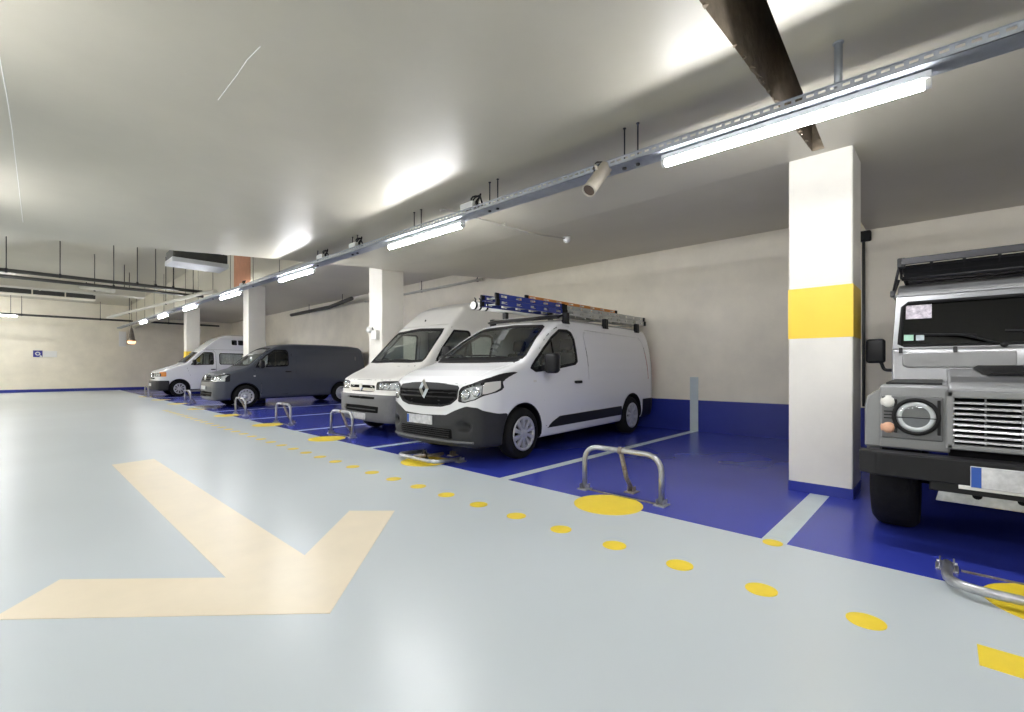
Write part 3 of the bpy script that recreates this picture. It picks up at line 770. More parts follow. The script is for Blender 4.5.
    p = su.front(-.45, 1.40)[0]; MB().box(p.x+.05, p.x+.055, -.55, -.36, 1.38, 1.52).build('windscreen_paper', M['paper'], root)
    MB().box(2.45, 2.48, -.84, .84, .35, 1.3, .005).build('bulkhead', M['bulkhead'], root)
    return root, su

# ---------------------------------------------------------------- white camper
def camper(loc):
    root = empty('camper_van', loc, 'white high-roof camper van with orange lamp, farthest vehicle in the row', 'van')
    L, W, H = 4.37, 1.84, 2.58; wells = ((.85, .32), (3.50, .32)); wr = .375
    side = [(.12, .24), (.03, .28), (0, .42), (0, .60), (.04, .66), (.05, .92), (.10, 1.0), (.35, 1.10), (.75, 1.23), (1.0, 1.32), (1.25, 1.55), (1.52, 1.80), (1.60, 1.86),
            (1.80, 2.02), (2.1, 2.27), (2.35, 2.44), (2.6, 2.54), (2.9, 2.58), (3.9, 2.57), (4.20, 2.50), (4.28, 2.35), (4.30, 1.9), (4.35, 1.2), (4.37, .7), (4.37, .42), (4.30, .30), (3, .25)]
    front = [(.80, .22), (.88, .28), (.91, .5), (.92, .85), (.915, 1.15), (.89, 1.4), (.84, 1.65), (.80, 1.85), (.77, 2.05), (.72, 2.35), (.62, 2.52), (.45, 2.585)]
    plan = [(0, .62), (.04, .76), (.14, .84), (.35, .89), (.8, .915), (1.4, .925), (3.9, .925), (4.28, .89), (4.37, .82)]
    sh = make_shell(L, W, H, side, front, plan, bow=.12, wells=wells, wr=wr, wy=.62, k=.06, vox=.034)
    su = Surf(sh); liner_and_floor(root, sh, wells, wr); P = 'white_paint'
    ws = ffront(sym([(0, 1.36), (.60, 1.35), (.78, 1.36), (.79, 1.41), (.72, 1.70), (.66, 1.78), (0, 1.81)]), nmin=.2)
    window_set(root, sh, ws, .045, 'wind_glass', 'windscreen', label='windscreen glass')
    wins = {}
    wpoly = [(1.22, 1.26), (2.06, 1.27), (2.09, 1.31), (2.09, 1.74), (2.04, 1.79), (1.72, 1.79), (1.38, 1.46)]
    w2 = [(2.34, 1.28), (3.25, 1.28), (3.30, 1.33), (3.30, 1.70), (3.25, 1.76), (2.34, 1.76), (2.30, 1.70), (2.30, 1.33)]
    w3 = [(3.46, 1.28), (4.06, 1.28), (4.08, 1.70), (4.02, 1.76), (3.46, 1.76), (3.42, 1.70), (3.42, 1.33)]
    for g in (-1, 1):
        f = fside(wpoly, g, nmin=.3); pc = sh.carve(f); wins[g] = pc.sub(lambda V, N: f(V, N)+.035)
        for wp in (w2, w3): window_set(root, sh, fside(wp, g, nmin=.3), .03, 'wind_glass', 'side_window')
        for c in (2.92, 3.18):
            window_set(root, sh, fside([(c-.105, 2.12), (c+.105, 2.12), (c+.105, 2.33), (c-.105, 2.33)], g, nmin=.2), .02, 'black_glass', 'roof_window')
    for g in (-1, 1):
        f = ffront([(.46*g, .80), (.46*g, .94), (.80*g, .955), (.86*g, .93), (.86*g, .80)], nmin=.05, xmax=.3)
        p1 = su.front(.60*g, .87)[0]; lamp(root, sh, f, bowls=((p1.x+.03, .60*g, .87, .06),), depth=.05)
        f = fside([(.16, .80), (.40, .80), (.40, .99), (.18, .97)], g, nmin=.15)
        sh.carve(f).build('indicator', M['orange_lens'], root, off=.006, rim=.01, label='orange indicator lamp')
    gr = sh.carve(ffront(sym([(0, .79), (.42, .795), (.42, .93), (0, .935)]), xmax=.3)); go = gr.build('grille', M['grille_dark'], root, off=-.03)
    gs, _ = gr.sub(lambda V, N: np.abs(V[:, 2]-.86)-.012); gs.build('grille_slats', M[P], go, off=0, rim=.02)
    p = su.front(0, .865)[0]
    MB().lathe([(.0, .0), (.05, -.002), (.055, -.01), (.066, -.01), (.07, .02)], (p.x-.004, 0, .865), 'x', 20).build('emblem', M['chrome'], go, 'round badge')
    sh.carve(ffront(sym([(0, .70), (.5, .70), (.5, .755), (0, .755)]), xmax=.3)).build('lower_slot', M['grille_dark'], root, off=-.02)
    bo = sh.carve(lambda V, N: np.maximum(V[:, 2]-.64, V[:, 0]-.50)).build('front_bumper', M['plastic'], root, off=.012, rim=.03, label='dark grey plastic bumper')
    plate(root, (su.front(0, .48)[0].x-.026, 0, .48), label='number plate')
    for g in (-1, 1):
        f = fside([(1.24, .40), (1.24, .8), (1.10, 1.18), (1.14, 1.25), (1.55, 1.70), (1.74, 1.85), (2.10, 1.85), (2.17, 1.78), (2.18, .40)], g, nmin=.3)
        gp = sh.carve(near(f, .007)); dp = sh.carve(f); do = dp.build('door', M[P], root, off=.002, rim=.01); gp.build('door_gap', M['grille_dark'], do, off=-.008)
        handle(do, su, 2.06, 1.08, g)
        gl = wins[g][0].build('door_window', M['side_glass'], do, off=-.004); wins[g][1].build('window_seal', M['rubber'], gl, off=.003, rim=.02)
        p, n = su.side(1.36, 1.30, g); door_mirror(root, (1.34, p.y, 1.36), g, .19, .22)
        f = lambda V, N: np.maximum(np.maximum(4.24-V[:, 0], .78-g*V[:, 1]), np.abs(V[:, 2]-.95)-.18)
        sh.carve(f).build('tail_light', M['red_lens'], root, off=.004, rim=.01)
        yc = g*(.80)
        c = MB(); n_ = 40
        c.add([(2.32+.92*k/n_, yc+.012*math.sin(k*1.3), zz) for zz in (1.27, 1.77) for k in range(n_+1)], [(k, k+1, k+n_+2, k+n_+1) for k in range(n_)], True)
        c.build('curtain', M['curtain'], root)
    sh.carve(lambda V, N: np.maximum(4.1-V[:, 0], V[:, 2]-.56)).build('rear_bumper', M['plastic'], root, off=.006, rim=.02)
    sh.carve(lambda V, N: np.maximum(np.abs(V[:, 2]-1.90)-.010, 1.2-V[:, 0])).build('roof_seam', M['grey_plastic'], root, off=-.003)
    bon = lambda V, N: np.maximum(np.maximum(np.maximum(np.abs(V[:, 1])-.74, V[:, 0]-1.0-.12*V[:, 1]**2), .98-V[:, 2]), .1-N[:, 2])
    gp = sh.carve(near(bon, .007)); b = sh.carve(bon).build('bonnet', M[P], root, off=.002, rim=.01); gp.build('bonnet_gap', M['grille_dark'], b, off=-.008)
    sh.build('body', M[P], root, label='white painted camper body')
    wiper(root, su, -.62, 1.37, .05, 1.40); wiper(root, su, .06, 1.37, .66, 1.40)
    for x in (.85, 3.50):
        for g in (-1, 1): wheel(root, x, g*.80, .32, .205, g, 'hubcap', .205, 9)
    d = MB(); d.box(1.08, 1.5, -.76, .76, 1.0, 1.29, .06); d.build('dashboard', M['interior'], root)
    steering(root, (1.56, -.40, 1.22), tilt=45)
    for y in (-.42, .42): seat(root, 1.72, y, .48, .78)
    return root, su
# ---------------------------------------------------------------- boxy silver off-roader
def offroader(loc):
    root = empty('off_road_car', loc, 'boxy silver off-road car with black roof rack, cut by the right edge', 'car')
    P = M['silver_paint']
    # tub and upper body
    m = MB()
    m.prism([(1.16, .60), (1.16, 1.32), (1.30, 1.33), (4.50, 1.33), (4.50, .62), (3.72, .62), (3.62, .86), (3.40, .95), (3.05, .95), (2.83, .86), (2.73, .60)], .765, .80, 'y', bev=.006)
    m.prism([(1.16, .60), (1.16, 1.32), (1.30, 1.33), (4.50, 1.33), (4.50, .62), (3.72, .62), (3.62, .86), (3.40, .95), (3.05, .95), (2.83, .86), (2.73, .60)], -.80, -.765, 'y', bev=.006)
    m.box(4.46, 4.50, -.80, .80, .62, 1.33, .008)
    for g in (-1, 1): # upper side walls lean in
        a = [(1.27, .79, 1.32), (4.47, .79, 1.32), (4.44, .745, 1.80), (1.36, .745, 1.80)]; b = [(x, y-.03, z) for x, y, z in a]
        vs = [(x, g*y, z) for x, y, z in a+b]
        m.add(vs, [(0, 1, 2, 3), (4, 5, 6, 7), (0, 1, 5, 4), (1, 2, 6, 5), (2, 3, 7, 6), (3, 0, 4, 7)])
    m.box(4.42, 4.47, -.78, .78, 1.32, 1.80, .006)
    body = m.build('body', P, root, 'silver painted body sides')
    r = MB()
    r.prism([(1.26, 1.775), (1.25, 1.80), (1.30, 1.85), (1.42, 1.885), (4.42, 1.885), (4.50, 1.85), (4.50, 1.775)], -.77, .77, 'y', bev=.012)
    r.prism([(1.235, 1.765), (1.235, 1.785), (4.52, 1.785), (4.52, 1.765)], -.80, .80, 'y', bev=.004)
    r.build('roof', P, root, 'silver roof with a rain gutter')
    # bulkhead under the windscreen
    b = MB()
    b.prism([(1.10, 1.05), (1.13, 1.32), (1.19, 1.345), (1.28, 1.33), (1.28, .62), (1.12, .62)], -.795, .795, 'y', bev=.012)
    bo = b.build('bulkhead', P, root)
    for g in (-1, 1):
        v = MB()
        pts = [(.10, 1.175), (.70, 1.175), (.73, 1.195), (.73, 1.275), (.70, 1.295), (.10, 1.295)]
        v.prism([(g*y, z) for y, z in pts], 1.095, 1.135, 'x', bev=.006)
        v.build('vent_flap', P, bo)
    for y in (-.74, -.42, .42, .74):
        hb = MB(); hb.box(1.07, 1.11, y-.012, y+.012, 1.29, 1.335, .005); hb.build('screen_hinge', M['dark_metal'], bo)
    # windscreen frame, glass, stickers, wipers
    def on(y, z, o=0.0): return (1.195+(z-1.33)*.20-o, y, z)
    fr = MB()
    out = [(-.795, 1.325), (.795, 1.325), (.775, 1.765), (-.775, 1.765)]
    inn = [(-.755, 1.365), (-.72, 1.35), (.72, 1.35), (.755, 1.365), (.735, 1.675), (.70, 1.71), (-.70, 1.71), (-.735, 1.675)]
    def ringmesh(mb, o, i, z0, z1):
        # outer quad to inner octagon
        vs = [on(y, z, z0) for y, z in o]+[on(y, z, z0) for y, z in i]+[on(y, z, z1) for y, z in o]+[on(y, z, z1) for y, z in i]
        f = [(0, 1, 6, 5), (1, 7, 6), (1, 2, 8, 7), (2, 9, 8), (2, 3, 10, 9), (3, 11, 10), (3, 0, 4, 11), (0, 5, 4)]
        fs = [tuple(x for x in q) for q in f]+[tuple(x+12 for x in q) for q in f]
        for k in range(4): l = (k+1) % 4; fs.append((k, l, l+12, k+12))
        for k in range(8): l = (k+1) % 8; fs.append((4+k, 4+l, 16+l, 16+k))
        mb.add(vs, fs)
    ringmesh(fr, out, inn, .035, -.02)
    wf = fr.build('windscreen_frame', P, root)
    g_ = MB(); inn2 = [(y*1.01, z) for y, z in inn]
    g_.add([on(y, z, .012) for y, z in inn2]+[on(y, z, .004) for y, z in inn2], [tuple(range(8)), tuple(range(15, 7, -1))])
    wg = g_.build('windscreen', M['black_glass'], root, 'nearly black windscreen')
    sl = MB(); sl.tube([on(y, z, .026) for y, z in inn], .014, 8, closed=True); sl.build('screen_seal', M['rubber'], wg)
    def stick(y0, y1, z0, z1, mm, lab):
        q = MB(); q.add([on(y, z, o) for o in (.014, .0125) for y, z in ((y0, z0), (y1, z0), (y1, z1), (y0, z1))], [(0, 1, 2, 3), (7, 6, 5, 4), (0, 1, 5, 4), (1, 2, 6, 5), (2, 3, 7, 6), (3, 0, 4, 7)])
        q.build('windscreen_sticker', M[mm], wg, lab)
    stick(.555, .715, 1.575, 1.69, 'sticker', 'mottled white sticker in the top corner')
    stick(.665, .725, 1.395, 1.445, 'sticker_green', 'small pale green sticker')
    stick(.60, .65, 1.395, 1.44, 'sticker_pale', 'small pale sticker')
    for (ya, yb) in ((.16, .56), (-.40, .02)):
        w = MB(); p0 = Vector(on(ya, 1.345, .05)); p1 = Vector(on(ya+.22, 1.43, .045)); p2 = Vector(on(yb+.04, 1.44, .03))
        w.tube(bend([p0, p1, p2], .06), .008, 8); w.lathe([(0, -.03), (.022, -.025), (.022, .01), (0, .012)], p0, 'x', 12)
        w.tube([on(ya+.14, 1.425, .022), on(yb+.13, 1.452, .022)], .008, 6)
        w.build('wiper', M['dark_plastic'], root)
    # bonnet between the wings
    bn = MB()
    pr = [(.150, .985), (.155, 1.05), (.19, 1.085), (.40, 1.115), (1.12, 1.165), (1.12, 1.05), (.2, .985)]
    bn.prism(pr, -.465, .465, 'y', bev=.014)
    bon = bn.build('bonnet', P, root, 'silver bonnet')
    bp = MB()
    for a, c, z in ((.46, .995, 0),):
        bp.add([(.44, -.30, 1.1245), (.44, .28, 1.1245), (1.08, .33, 1.1685), (1.08, -.35, 1.1685), (.46, -.27, 1.145), (.46, .25, 1.145), (1.06, .30, 1.19), (1.06, -.32, 1.19)],
               [(4, 5, 6, 7), (0, 1, 5, 4), (1, 2, 6, 5), (2, 3, 7, 6), (3, 0, 4, 7)])
    bp.build('bonnet_panel', M['rubber'], bon, 'raised black panel on the bonnet')
    # wings
    for g in (-1, 1):
        w = MB()
        w.prism([(.17, .635), (.17, 1.02), (.20, 1.05), (1.13, 1.07), (1.13, .62), (1.16, .60), (1.10, .62), (1.04, .78), (.90, .90), (.70, .93), (.50, .90), (.36, .80), (.30, .635)], g*.77, g*.80, 'y', bev=.008)
        w.box(.165, .20, min(g*.455, g*.80), max(g*.455, g*.80), .635, 1.05, .012, seg=3)
        w.box(.18, 1.13, min(g*.455, g*.795), max(g*.455, g*.795), 1.035, 1.06, .010, seg=3)
        wi = w.build('front_wing', P, root)
        MB().prism([(.28, 1.058), (.28, 1.072), (1.08, 1.082), (1.08, 1.066)], g*.49, g*.775, 'y', bev=.004).build('tread_plate', M['dark_plastic'], wi, 'black tread plate on the wing top')
        # wheel arch flare
        f = MB()
        arc = [(.70+.50*math.cos(a), .44+.50*math.sin(a)) for a in [math.radians(5+170*k/24) for k in range(25)]]
        arci = [(.70+.45*math.cos(a), .43+.46*math.sin(a)) for a in [math.radians(175-170*k/24) for k in range(25)]]
        f.prism(arc+arci, g*.795, g*.875, 'y', bev=.010); f.prism([(g*.79, .635), (g*.882, .635), (g*.882, .92), (g*.862, .985), (g*.79, 1.035)], .175, .32, 'x', bev=.012); f.build('wheel_arch_flare', P, wi)
        i = MB(); i.box(.24, 1.10, min(g*.40, g*.46), max(g*.40, g*.46), .50, 1.03); i.box(.22, 1.12, min(g*.40, g*.77), max(g*.40, g*.77), .96, 1.03)
        i.build('inner_wing', M['rubber'], wi)
        # lamp surround
        s = MB()
        s.prism([(g*.485, .705), (g*.80*.985, .705), (g*.80*.985, .985), (g*.485, .985)], .145, .175, 'x', bev=.008)
        so = s.build('lamp_panel', M['grey_plastic'], root, 'grey headlamp panel')
        c = (.140, g*.615, .855)
        h = MB(); h.lathe([(0, .02), (.03, .016), (.07, .005), (.098, -.008), (.10, .01)], c, 'x', 32); ho = h.build('headlight', M['reflector'], so)
        MB().lathe([(.002, -.0200), (.05, -.018), (.085, -.012), (.10, -.004)], c, 'x', 32).build('lens', M['lens'], ho)
        bz = MB(); bz.lathe([(.096, .0), (.098, -.014), (.110, -.018), (.120, -.010), (.122, .02)], c, 'x', 36)
        bz.build('bezel', M['rubber'], ho)
        bar = MB(); bar.box(.112, .122, c[1]-.098, c[1]+.098, .846, .852, .002); bar.build('lens_bar', M['dark_plastic'], ho)
        for (zz, mm, lab) in ((.945, 'white_lens', 'round clear lamp'), (.775, 'pale_orange_lens', 'round pale orange lamp')):
            q = MB(); q.lathe([(0, -.022), (.02, -.020), (.032, -.012), (.036, 0), (.042, .003), (.044, .012)], (.145, g*.752, zz), 'x', 22); q.build('side_lamp', M[mm], so, lab)
        q = MB()
        for k in range(3): q.box(.138, .147, min(g*.73, g*.775), max(g*.73, g*.775), .835+k*.022, .843+k*.022)
        for y in (.715, .505): q.box(.135, .148, g*y-.008, g*y+.008, .745, .965, .003)
        q.build('panel_slats', M['dark_plastic'], so)
        # mirror on its arm
        a = MB(); a.tube(bend([(1.54, g*.80, 1.15), (1.56, g*.88, 1.15), (1.56, g*.90, 1.22), (1.56, g*.93, 1.25)], .03), .014, 8); a.box(1.52, 1.57, min(g*.795, g*.82), max(g*.795, g*.82), 1.11, 1.19, .008)
        ao = a.build('door_mirror', M['dark_plastic'], root, 'black square mirror on an arm')
        MB().box(1.52, 1.60, min(g*.87, g*1.01), max(g*.87, g*1.01), 1.215, 1.435, .025, seg=3).build('mirror_head', M['dark_plastic'], ao)
        MB().box(1.598, 1.604, min(g*.885, g*.995), max(g*.885, g*.995), 1.24, 1.41).build('mirror_glass', M['chrome'], ao)
        # side glass and door lines
        for (xa, xb) in ((1.46, 2.20), (2.32, 3.05), (3.2, 4.3)):
            q = MB(); ya, yb = .788, .756
            q.add([(xa, g*(ya), 1.40), (xb, g*ya, 1.40), (xb, g*yb, 1.73), (xa+(.05 if xa < 2 else 0), g*yb, 1.73), (xa, g*(ya-.02), 1.40), (xb, g*(ya-.02), 1.40), (xb, g*(yb-.02), 1.73), (xa, g*(yb-.02), 1.73)],
                  [(0, 1, 2, 3), (0, 1, 5, 4), (1, 2, 6, 5), (2, 3, 7, 6), (3, 0, 4, 7)])
            q.build('side_window', M['rubber'], body)
        q = MB()
        for x in (1.40, 2.26, 3.10): q.box(x-.005, x+.005, min(g*.798, g*.804), max(g*.798, g*.804), .66, 1.30)
        q.box(2.10, 2.22, min(g*.80, g*.83), max(g*.80, g*.83), 1.16, 1.19, .006)
        q.build('door_line', M['dark_plastic'], body)
    # grille
    q = MB(); q.box(.20, .24, -.46, .46, .60, 1.04); gr = q.build('grille', M['grille_dark'], root)
    q = MB()
    q.box(.135, .175, -.475, .475, .985, 1.03, .010); q.box(.135, .175, -.475, .475, .665, .70, .008)
    for g in (-1, 1): q.box(.135, .175, min(g*.435, g*.475), max(g*.435, g*.475), .665, 1.03, .010)
    q.build('grille_frame', P, gr)
    q = MB()
    for k in range(8):
        z = .715+k*.0335; q.prism([(.130, z), (.133, z+.012), (.165, z+.016), (.165, z+.004)], -.44, .44, 'y')
    q.build('grille_slats', P, gr)
    q = MB()
    for y in (-.30, -.15, 0, .15, .30): q.box(.140, .165, y-.004, y+.004, .70, .985)
    q.build('grille_stays', M['grey_plastic'], gr)
    # bumper, plate, recovery bar
    q = MB(); q.prism([(.05, -.90), (.15, -.90), (.15, .90), (.05, .90), (0, .80), (0, -.80)], .475, .625, 'z', bev=.010)
    q.box(.02, .13, -.55, .55, .42, .48, .008)
    bo = q.build('front_bumper', M['dark_plastic'], root, 'black box-section front bumper')
    plate(root, (-.006, .11, .535), .52, .125)
    MB().box(-.005, .02, -.36, .42, .455, .478, .003).build('plate_bracket', M['white_plastic'], root)
    q = MB(); q.prism([(-.42, .36), (.52, .36), (.50, .455), (-.40, .455)], .03, .05, 'x', bev=.004)
    rb = q.build('recovery_bar', M['steel'], root, 'grey steel plate under the bumper')
    for y in (-.30, -.05, .16, .34):
        q = MB(); q.lathe([(0, 0), (.022, 0), (.022, .01)], (.026, y, .42), 'x', 14); q.build('bar_hole', M['grille_dark'], rb)
    q = MB()
    for g in (-1, 1): q.box(.14, 4.4, g*.38-.05, g*.38+.05, .42, .56, .01)
    q.box(.30, .42, -.45, .45, .36, .46, .02); q.tube([(.70, -.62, .39), (.70, .62, .39)], .06, 12); q.tube([(3.24, -.62, .39), (3.24, .62, .39)], .06, 12); q.box(.22, 1.15, -.40, .40, .50, .62)
    q.box(1.2, 4.4, -.74, .74, .56, .62)
    q.build('chassis', M['rubber'], root)
    for x in (.70, 3.24):
        for g in (-1, 1): wheel(root, x, g*.74, .39, .25, g, 'steel', .215, rimmat='dark_metal')
    # roof rack
    q = MB()
    y0 = .74
    for (x, z) in ((1.08, 2.03),): q.tube([(x, -y0, z), (x, y0, z)], .022, 10)
    q.tube(bend([(1.08, -y0, 2.03), (4.3, -y0, 2.03), (4.3, y0, 2.03), (1.08, y0, 2.03)], .08), .018, 8)
    q.tube(bend([(1.20, -y0+.02, 1.91), (4.3, -y0+.02, 1.91), (4.3, y0-.02, 1.91), (1.20, y0-.02, 1.91)], .05), .016, 8); q.tube([(1.20, -y0, 1.91), (1.20, y0, 1.91)], .018, 8)
    for z, x in ((1.95, 1.16), (1.99, 1.12)): q.tube([(x, -y0, z), (x, y0, z)], .010, 6)
    for k in range(18): q.box(1.25+k*.17, 1.34+k*.17, -.72, .72, 1.905, 1.92)
    for k in range(9): q.tube([(1.20, -y0+k*2*y0/8, 1.91), (1.08, -y0+k*2*y0/8, 2.03)], .010, 6)
    q.box(1.06, 1.10, y0-.03, y0+.02, 1.98, 2.06, .008); q.box(1.06, 1.10, -y0-.02, -y0+.03, 1.98, 2.06, .008)
    ro = q.build('roof_rack', M['dark_plastic'], root, 'black roof rack basket')
    q = MB(); q.box(1.055, 1.075, -.735, .735, 2.0, 2.055, .006); q.build('top_bar', M['dark_metal'], ro)
    q = MB(); q.prism([(1.10, 2.0), (1.105, 2.0), (1.195, 1.905), (1.19, 1.905)], -.72, .72, 'y'); q.build('wind_deflector', M['rubber'], ro)
    for g in (-1, 1):
        for x in (1.25, 2.8, 4.2):
            q = MB(); q.tube([(x, g*.80, 1.78), (x-.02, g*.76, 1.91)], .012, 6); q.box(x-.03, x+.03, min(g*.785, g*.815), max(g*.785, g*.815), 1.77, 1.82, .005)
            if x < 2: q.tube([(1.25, g*.80, 1.79), (1.09, g*.745, 2.02)], .010, 6)
            q.build('gutter_foot', M['dark_metal'], ro)
    # cabin
    q = MB(); q.box(1.30, 1.45, -.72, .72, 1.0, 1.30, .03); q.build('dashboard', M['interior'], root)
    for y in (-.45, .45): seat(root, 1.75, y, .46, .80)
    steering(root, (1.56, -.45, 1.32), tilt=35)
    MB().lathe([(.0, 0), (.03, 0), (.03, .09), (0, .09)], (1.45, 0, 1.60), 'z', 12).build('rear_view_mirror', M['interior'], root)
    return root
# ================================================================ THE GARAGE
FARY, BACKY, LEFTX = 32.0, -8.0, -8.0
def wallx(y): return 8.62-0.03*y if y <= 8.22 else 8.70
Z0, ZW, ZR, ZB, ZA = 3.147, 3.456, 3.235, 3.92, 4.50      # aisle slab, at the wall, right bay, far bays, far aisle
EDGE = [(-8.3, 13.75), (-.25, 10.28), (2.89, 8.93), (4.66, 8.24), (5.03, 8.22), (8.9, 8.22)]

m = MB(); m.box(LEFTX-.3, 9.2, BACKY-.3, FARY+.3, -.25, 0.0)
floor = struct(m.build('floor', M['floor']))
def flat(name, poly, mm, z=.002, label=None):
    q = MB(); n = len(poly); q.add([(x, y, z) for x, y in poly]+[(x, y, -.004) for x, y in poly], [tuple(range(n))]+[(i, (i+1) % n, (i+1) % n+n, i+n) for i in range(n)])
    return q.build(name, M[mm], floor, label)
EX = 3.463
flat('bay_paint', [(EX, BACKY), (wallx(BACKY), BACKY), (wallx(8.2), 8.2), (8.70, 8.22), (8.70, FARY), (EX, FARY)], 'blue_floor', .0015, 'blue painted parking bays')
for y in (-4.36, -1.70, .837, 3.381, 6.104, 8.77, 11.52, 14.24, 16.9, 19.6, 22.3, 25.0, 27.7):
    x1 = wallx(y)
    if abs(y-.837) < .01: x1 = 5.02
    elif abs(y-8.77) < .1: x1 = 5.03
    elif abs(y-16.9) < .1 or abs(y-25) < .1: x1 = 5.03
    w = .075 if y == .837 else .06
    flat('bay_line', [(EX-.005, y-w), (x1, y-w), (x1, y+w), (EX-.005, y+w)], 'line', .0025)
def disc(name, x, y, r, mm, z, n=32): return flat(name, [(x+r*math.cos(2*PI*k/n), y+r*math.sin(2*PI*k/n)) for k in range(n)], mm, z)
BAYS = [-.43, 2.10, 4.74, 7.44, 10.14, 12.87, 15.56, 18.25, 20.94, 23.69]
for y in BAYS: disc('bay_disc', 3.43, y, .29, 'yellow', .0035, 40)
for k in range(36):
    y = .264+.44*k
    if y < 16: disc('painted_dot', 2.665, y, .077, 'yellow', .0025, 24)
disc('painted_dot', 3.43, .837, .06, 'yellow', .0035, 24)
flat('painted_bar', [(2.577, -.10), (2.577, -2.2), (2.765, -2.2), (2.765, -.10)], 'yellow', .0025)
ARW = [(-.11, 3.225), (.133, 3.557), (.768, 2.915), (.72, 7.32), (1.139, 7.40), (1.197, 2.905), (1.821, 3.545), (2.075, 3.276), (.997, 2.132)]
flat('painted_arrow', ARW, 'arrow', .0025, 'large cream direction arrow')

# walls
def wall_poly(name, pts, z0, z1, mm='wall', th=.25, out=1):
    """upright wall along plan points with thickness away from the room"""
    q = MB(); n = len(pts); o = []
    for i, (x, y) in enumerate(pts):
        a = pts[max(i-1, 0)]; b = pts[min(i+1, n-1)]; d = Vector((b[0]-a[0], b[1]-a[1])).normalized(); o.append((x+d.y*th*out, y-d.x*th*out))
    zz = lambda z, i: z[i] if isinstance(z, (list, tuple)) else z
    vs = [(x, y, zz(z0, i)) for i, (x, y) in enumerate(pts)]+[(x, y, zz(z1, i)) for i, (x, y) in enumerate(pts)]+[(x, y, zz(z0, i)) for i, (x, y) in enumerate(o)]+[(x, y, zz(z1, i)) for i, (x, y) in enumerate(o)]
    fs = []
    for i in range(n-1): fs += [(i, i+1, n+i+1, n+i), (2*n+i, 2*n+i+1, 3*n+i+1, 3*n+i), (n+i, n+i+1, 3*n+i+1, 3*n+i), (i, i+1, 2*n+i+1, 2*n+i)]
    fs += [(0, n, 3*n, 2*n), (n-1, 2*n-1, 4*n-1, 3*n-1)]
    q.add(vs, fs); return q.build(name, M[mm])
wr_ = struct(wall_poly('wall_right', [(wallx(BACKY), BACKY), (wallx(8.22), 8.22), (8.70, 8.23), (8.70, FARY)], -.05, 4.6))
wf_ = struct(wall_poly('wall_far', [(9.0, FARY), (LEFTX-.3, FARY)], -.05, 4.6))
wl_ = struct(wall_poly('wall_left', [(LEFTX, FARY), (LEFTX, BACKY)], -.05, 4.6))
wb_ = struct(wall_poly('wall_back', [(LEFTX-.3, BACKY), (9.2, BACKY)], -.05, 4.6))
def dado(parent, pts, h, mm='blue_wall', name='dado_paint', lab='blue painted dado', off=.004):
    q = MB(); n = len(pts)
    q.add([(x, y, 0) for x, y in pts]+[(x, y, h) for x, y in pts]+[(x+off*4, y, h) for x, y in pts], [(i, i+1, n+i+1, n+i) for i in range(n-1)]+[(n+i, n+i+1, 2*n+i+1, 2*n+i) for i in range(n-1)])
    return q.build(name, M[mm], parent, lab)
dado(wr_, [(wallx(BACKY)-.004, BACKY), (wallx(8.2)-.004, 8.2)], .575)
dado(wr_, [(8.696, 8.25), (8.696, FARY)], .575)
q = MB(); q.box(LEFTX, 8.7, FARY-.006, FARY, 0, .14); struct(q.build('baseboard_far', M['blue_wall']))
q = MB(); y = 3.381; x = wallx(y); q.box(x-.010, x, y-.075, y+.075, 0, 1.0); q.build('painted_strip', M['line'], wr_, 'pale grey strip painted up the wall')

# ceiling: low slab over the aisle and near bays, higher beyond the slanted edge
q = MB()
SL = [(1.0, .625), (4.93, .785), (4.93, .88), (1.0, 1.01)]          # open joint
def quad(p, z): q.add([(x, y, z[i] if isinstance(z, (list, tuple)) else z) for i, (x, y) in enumerate(p)], [tuple(range(len(p)))])
A, Bq, Cq, Dq = SL
quad([(LEFTX-.3, BACKY-.3), (5.03, BACKY-.3), (5.03, .60), (Bq[0], Bq[1]), (A[0], A[1]), (LEFTX-.3, .6)], Z0)
quad([(LEFTX-.3, .6), A, Dq, (LEFTX-.3, 1.0)], Z0)
quad([Bq, (5.03, .60), (5.03, .85), (5.03, 1.0), Cq], Z0)
quad([(LEFTX-.3, 1.0), Dq, Cq, (5.03, 1.0)]+[(x, y) for x, y in EDGE[:5]][::-1], Z0)
quad([(5.03, .85), (9.2, .85), (9.2, 8.22), (5.03, 8.22)], [Z0, ZW+.06, ZW+.06, Z0])
quad([(5.03, BACKY-.3), (9.2, BACKY-.3), (9.2, .85), (5.03, .85)], [Z0, ZR, ZR, Z0])
q.add([(5.03, .85, Z0), (9.2, .85, ZR), (9.2, .85, ZW+.06)], [(0, 1, 2)])
# slab edge risers
for i in range(len(EDGE)-1):
    (xa, ya), (xb, yb) = EDGE[i], EDGE[i+1]
    za = ZW+.06 if xa > 8 else Z0; zb = ZW+.06 if xb > 8 else Z0
    q.add([(xa, ya, za), (xb, yb, zb), (xb, yb, 4.62), (xa, ya, 4.62)], [(0, 1, 2, 3)])
quad([(LEFTX-.3, 8.0), (3.95, 8.0), (3.95, FARY+.3), (LEFTX-.3, FARY+.3)], ZA)
quad([(3.9, 8.1), (9.2, 8.1), (9.2, FARY+.3), (3.9, FARY+.3)], ZB)
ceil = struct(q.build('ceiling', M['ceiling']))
q = MB(); dz = 1.2
vs = [(x, y, Z0) for x, y in SL]+[(x, y, Z0+dz) for x, y in SL]
q.add(vs, [(0, 1, 5, 4), (1, 2, 6, 5), (2, 3, 7, 6), (3, 0, 4, 7), (4, 5, 6, 7)])
q.build('joint_recess', M['slot'], ceil, 'open brown concrete joint in the ceiling')
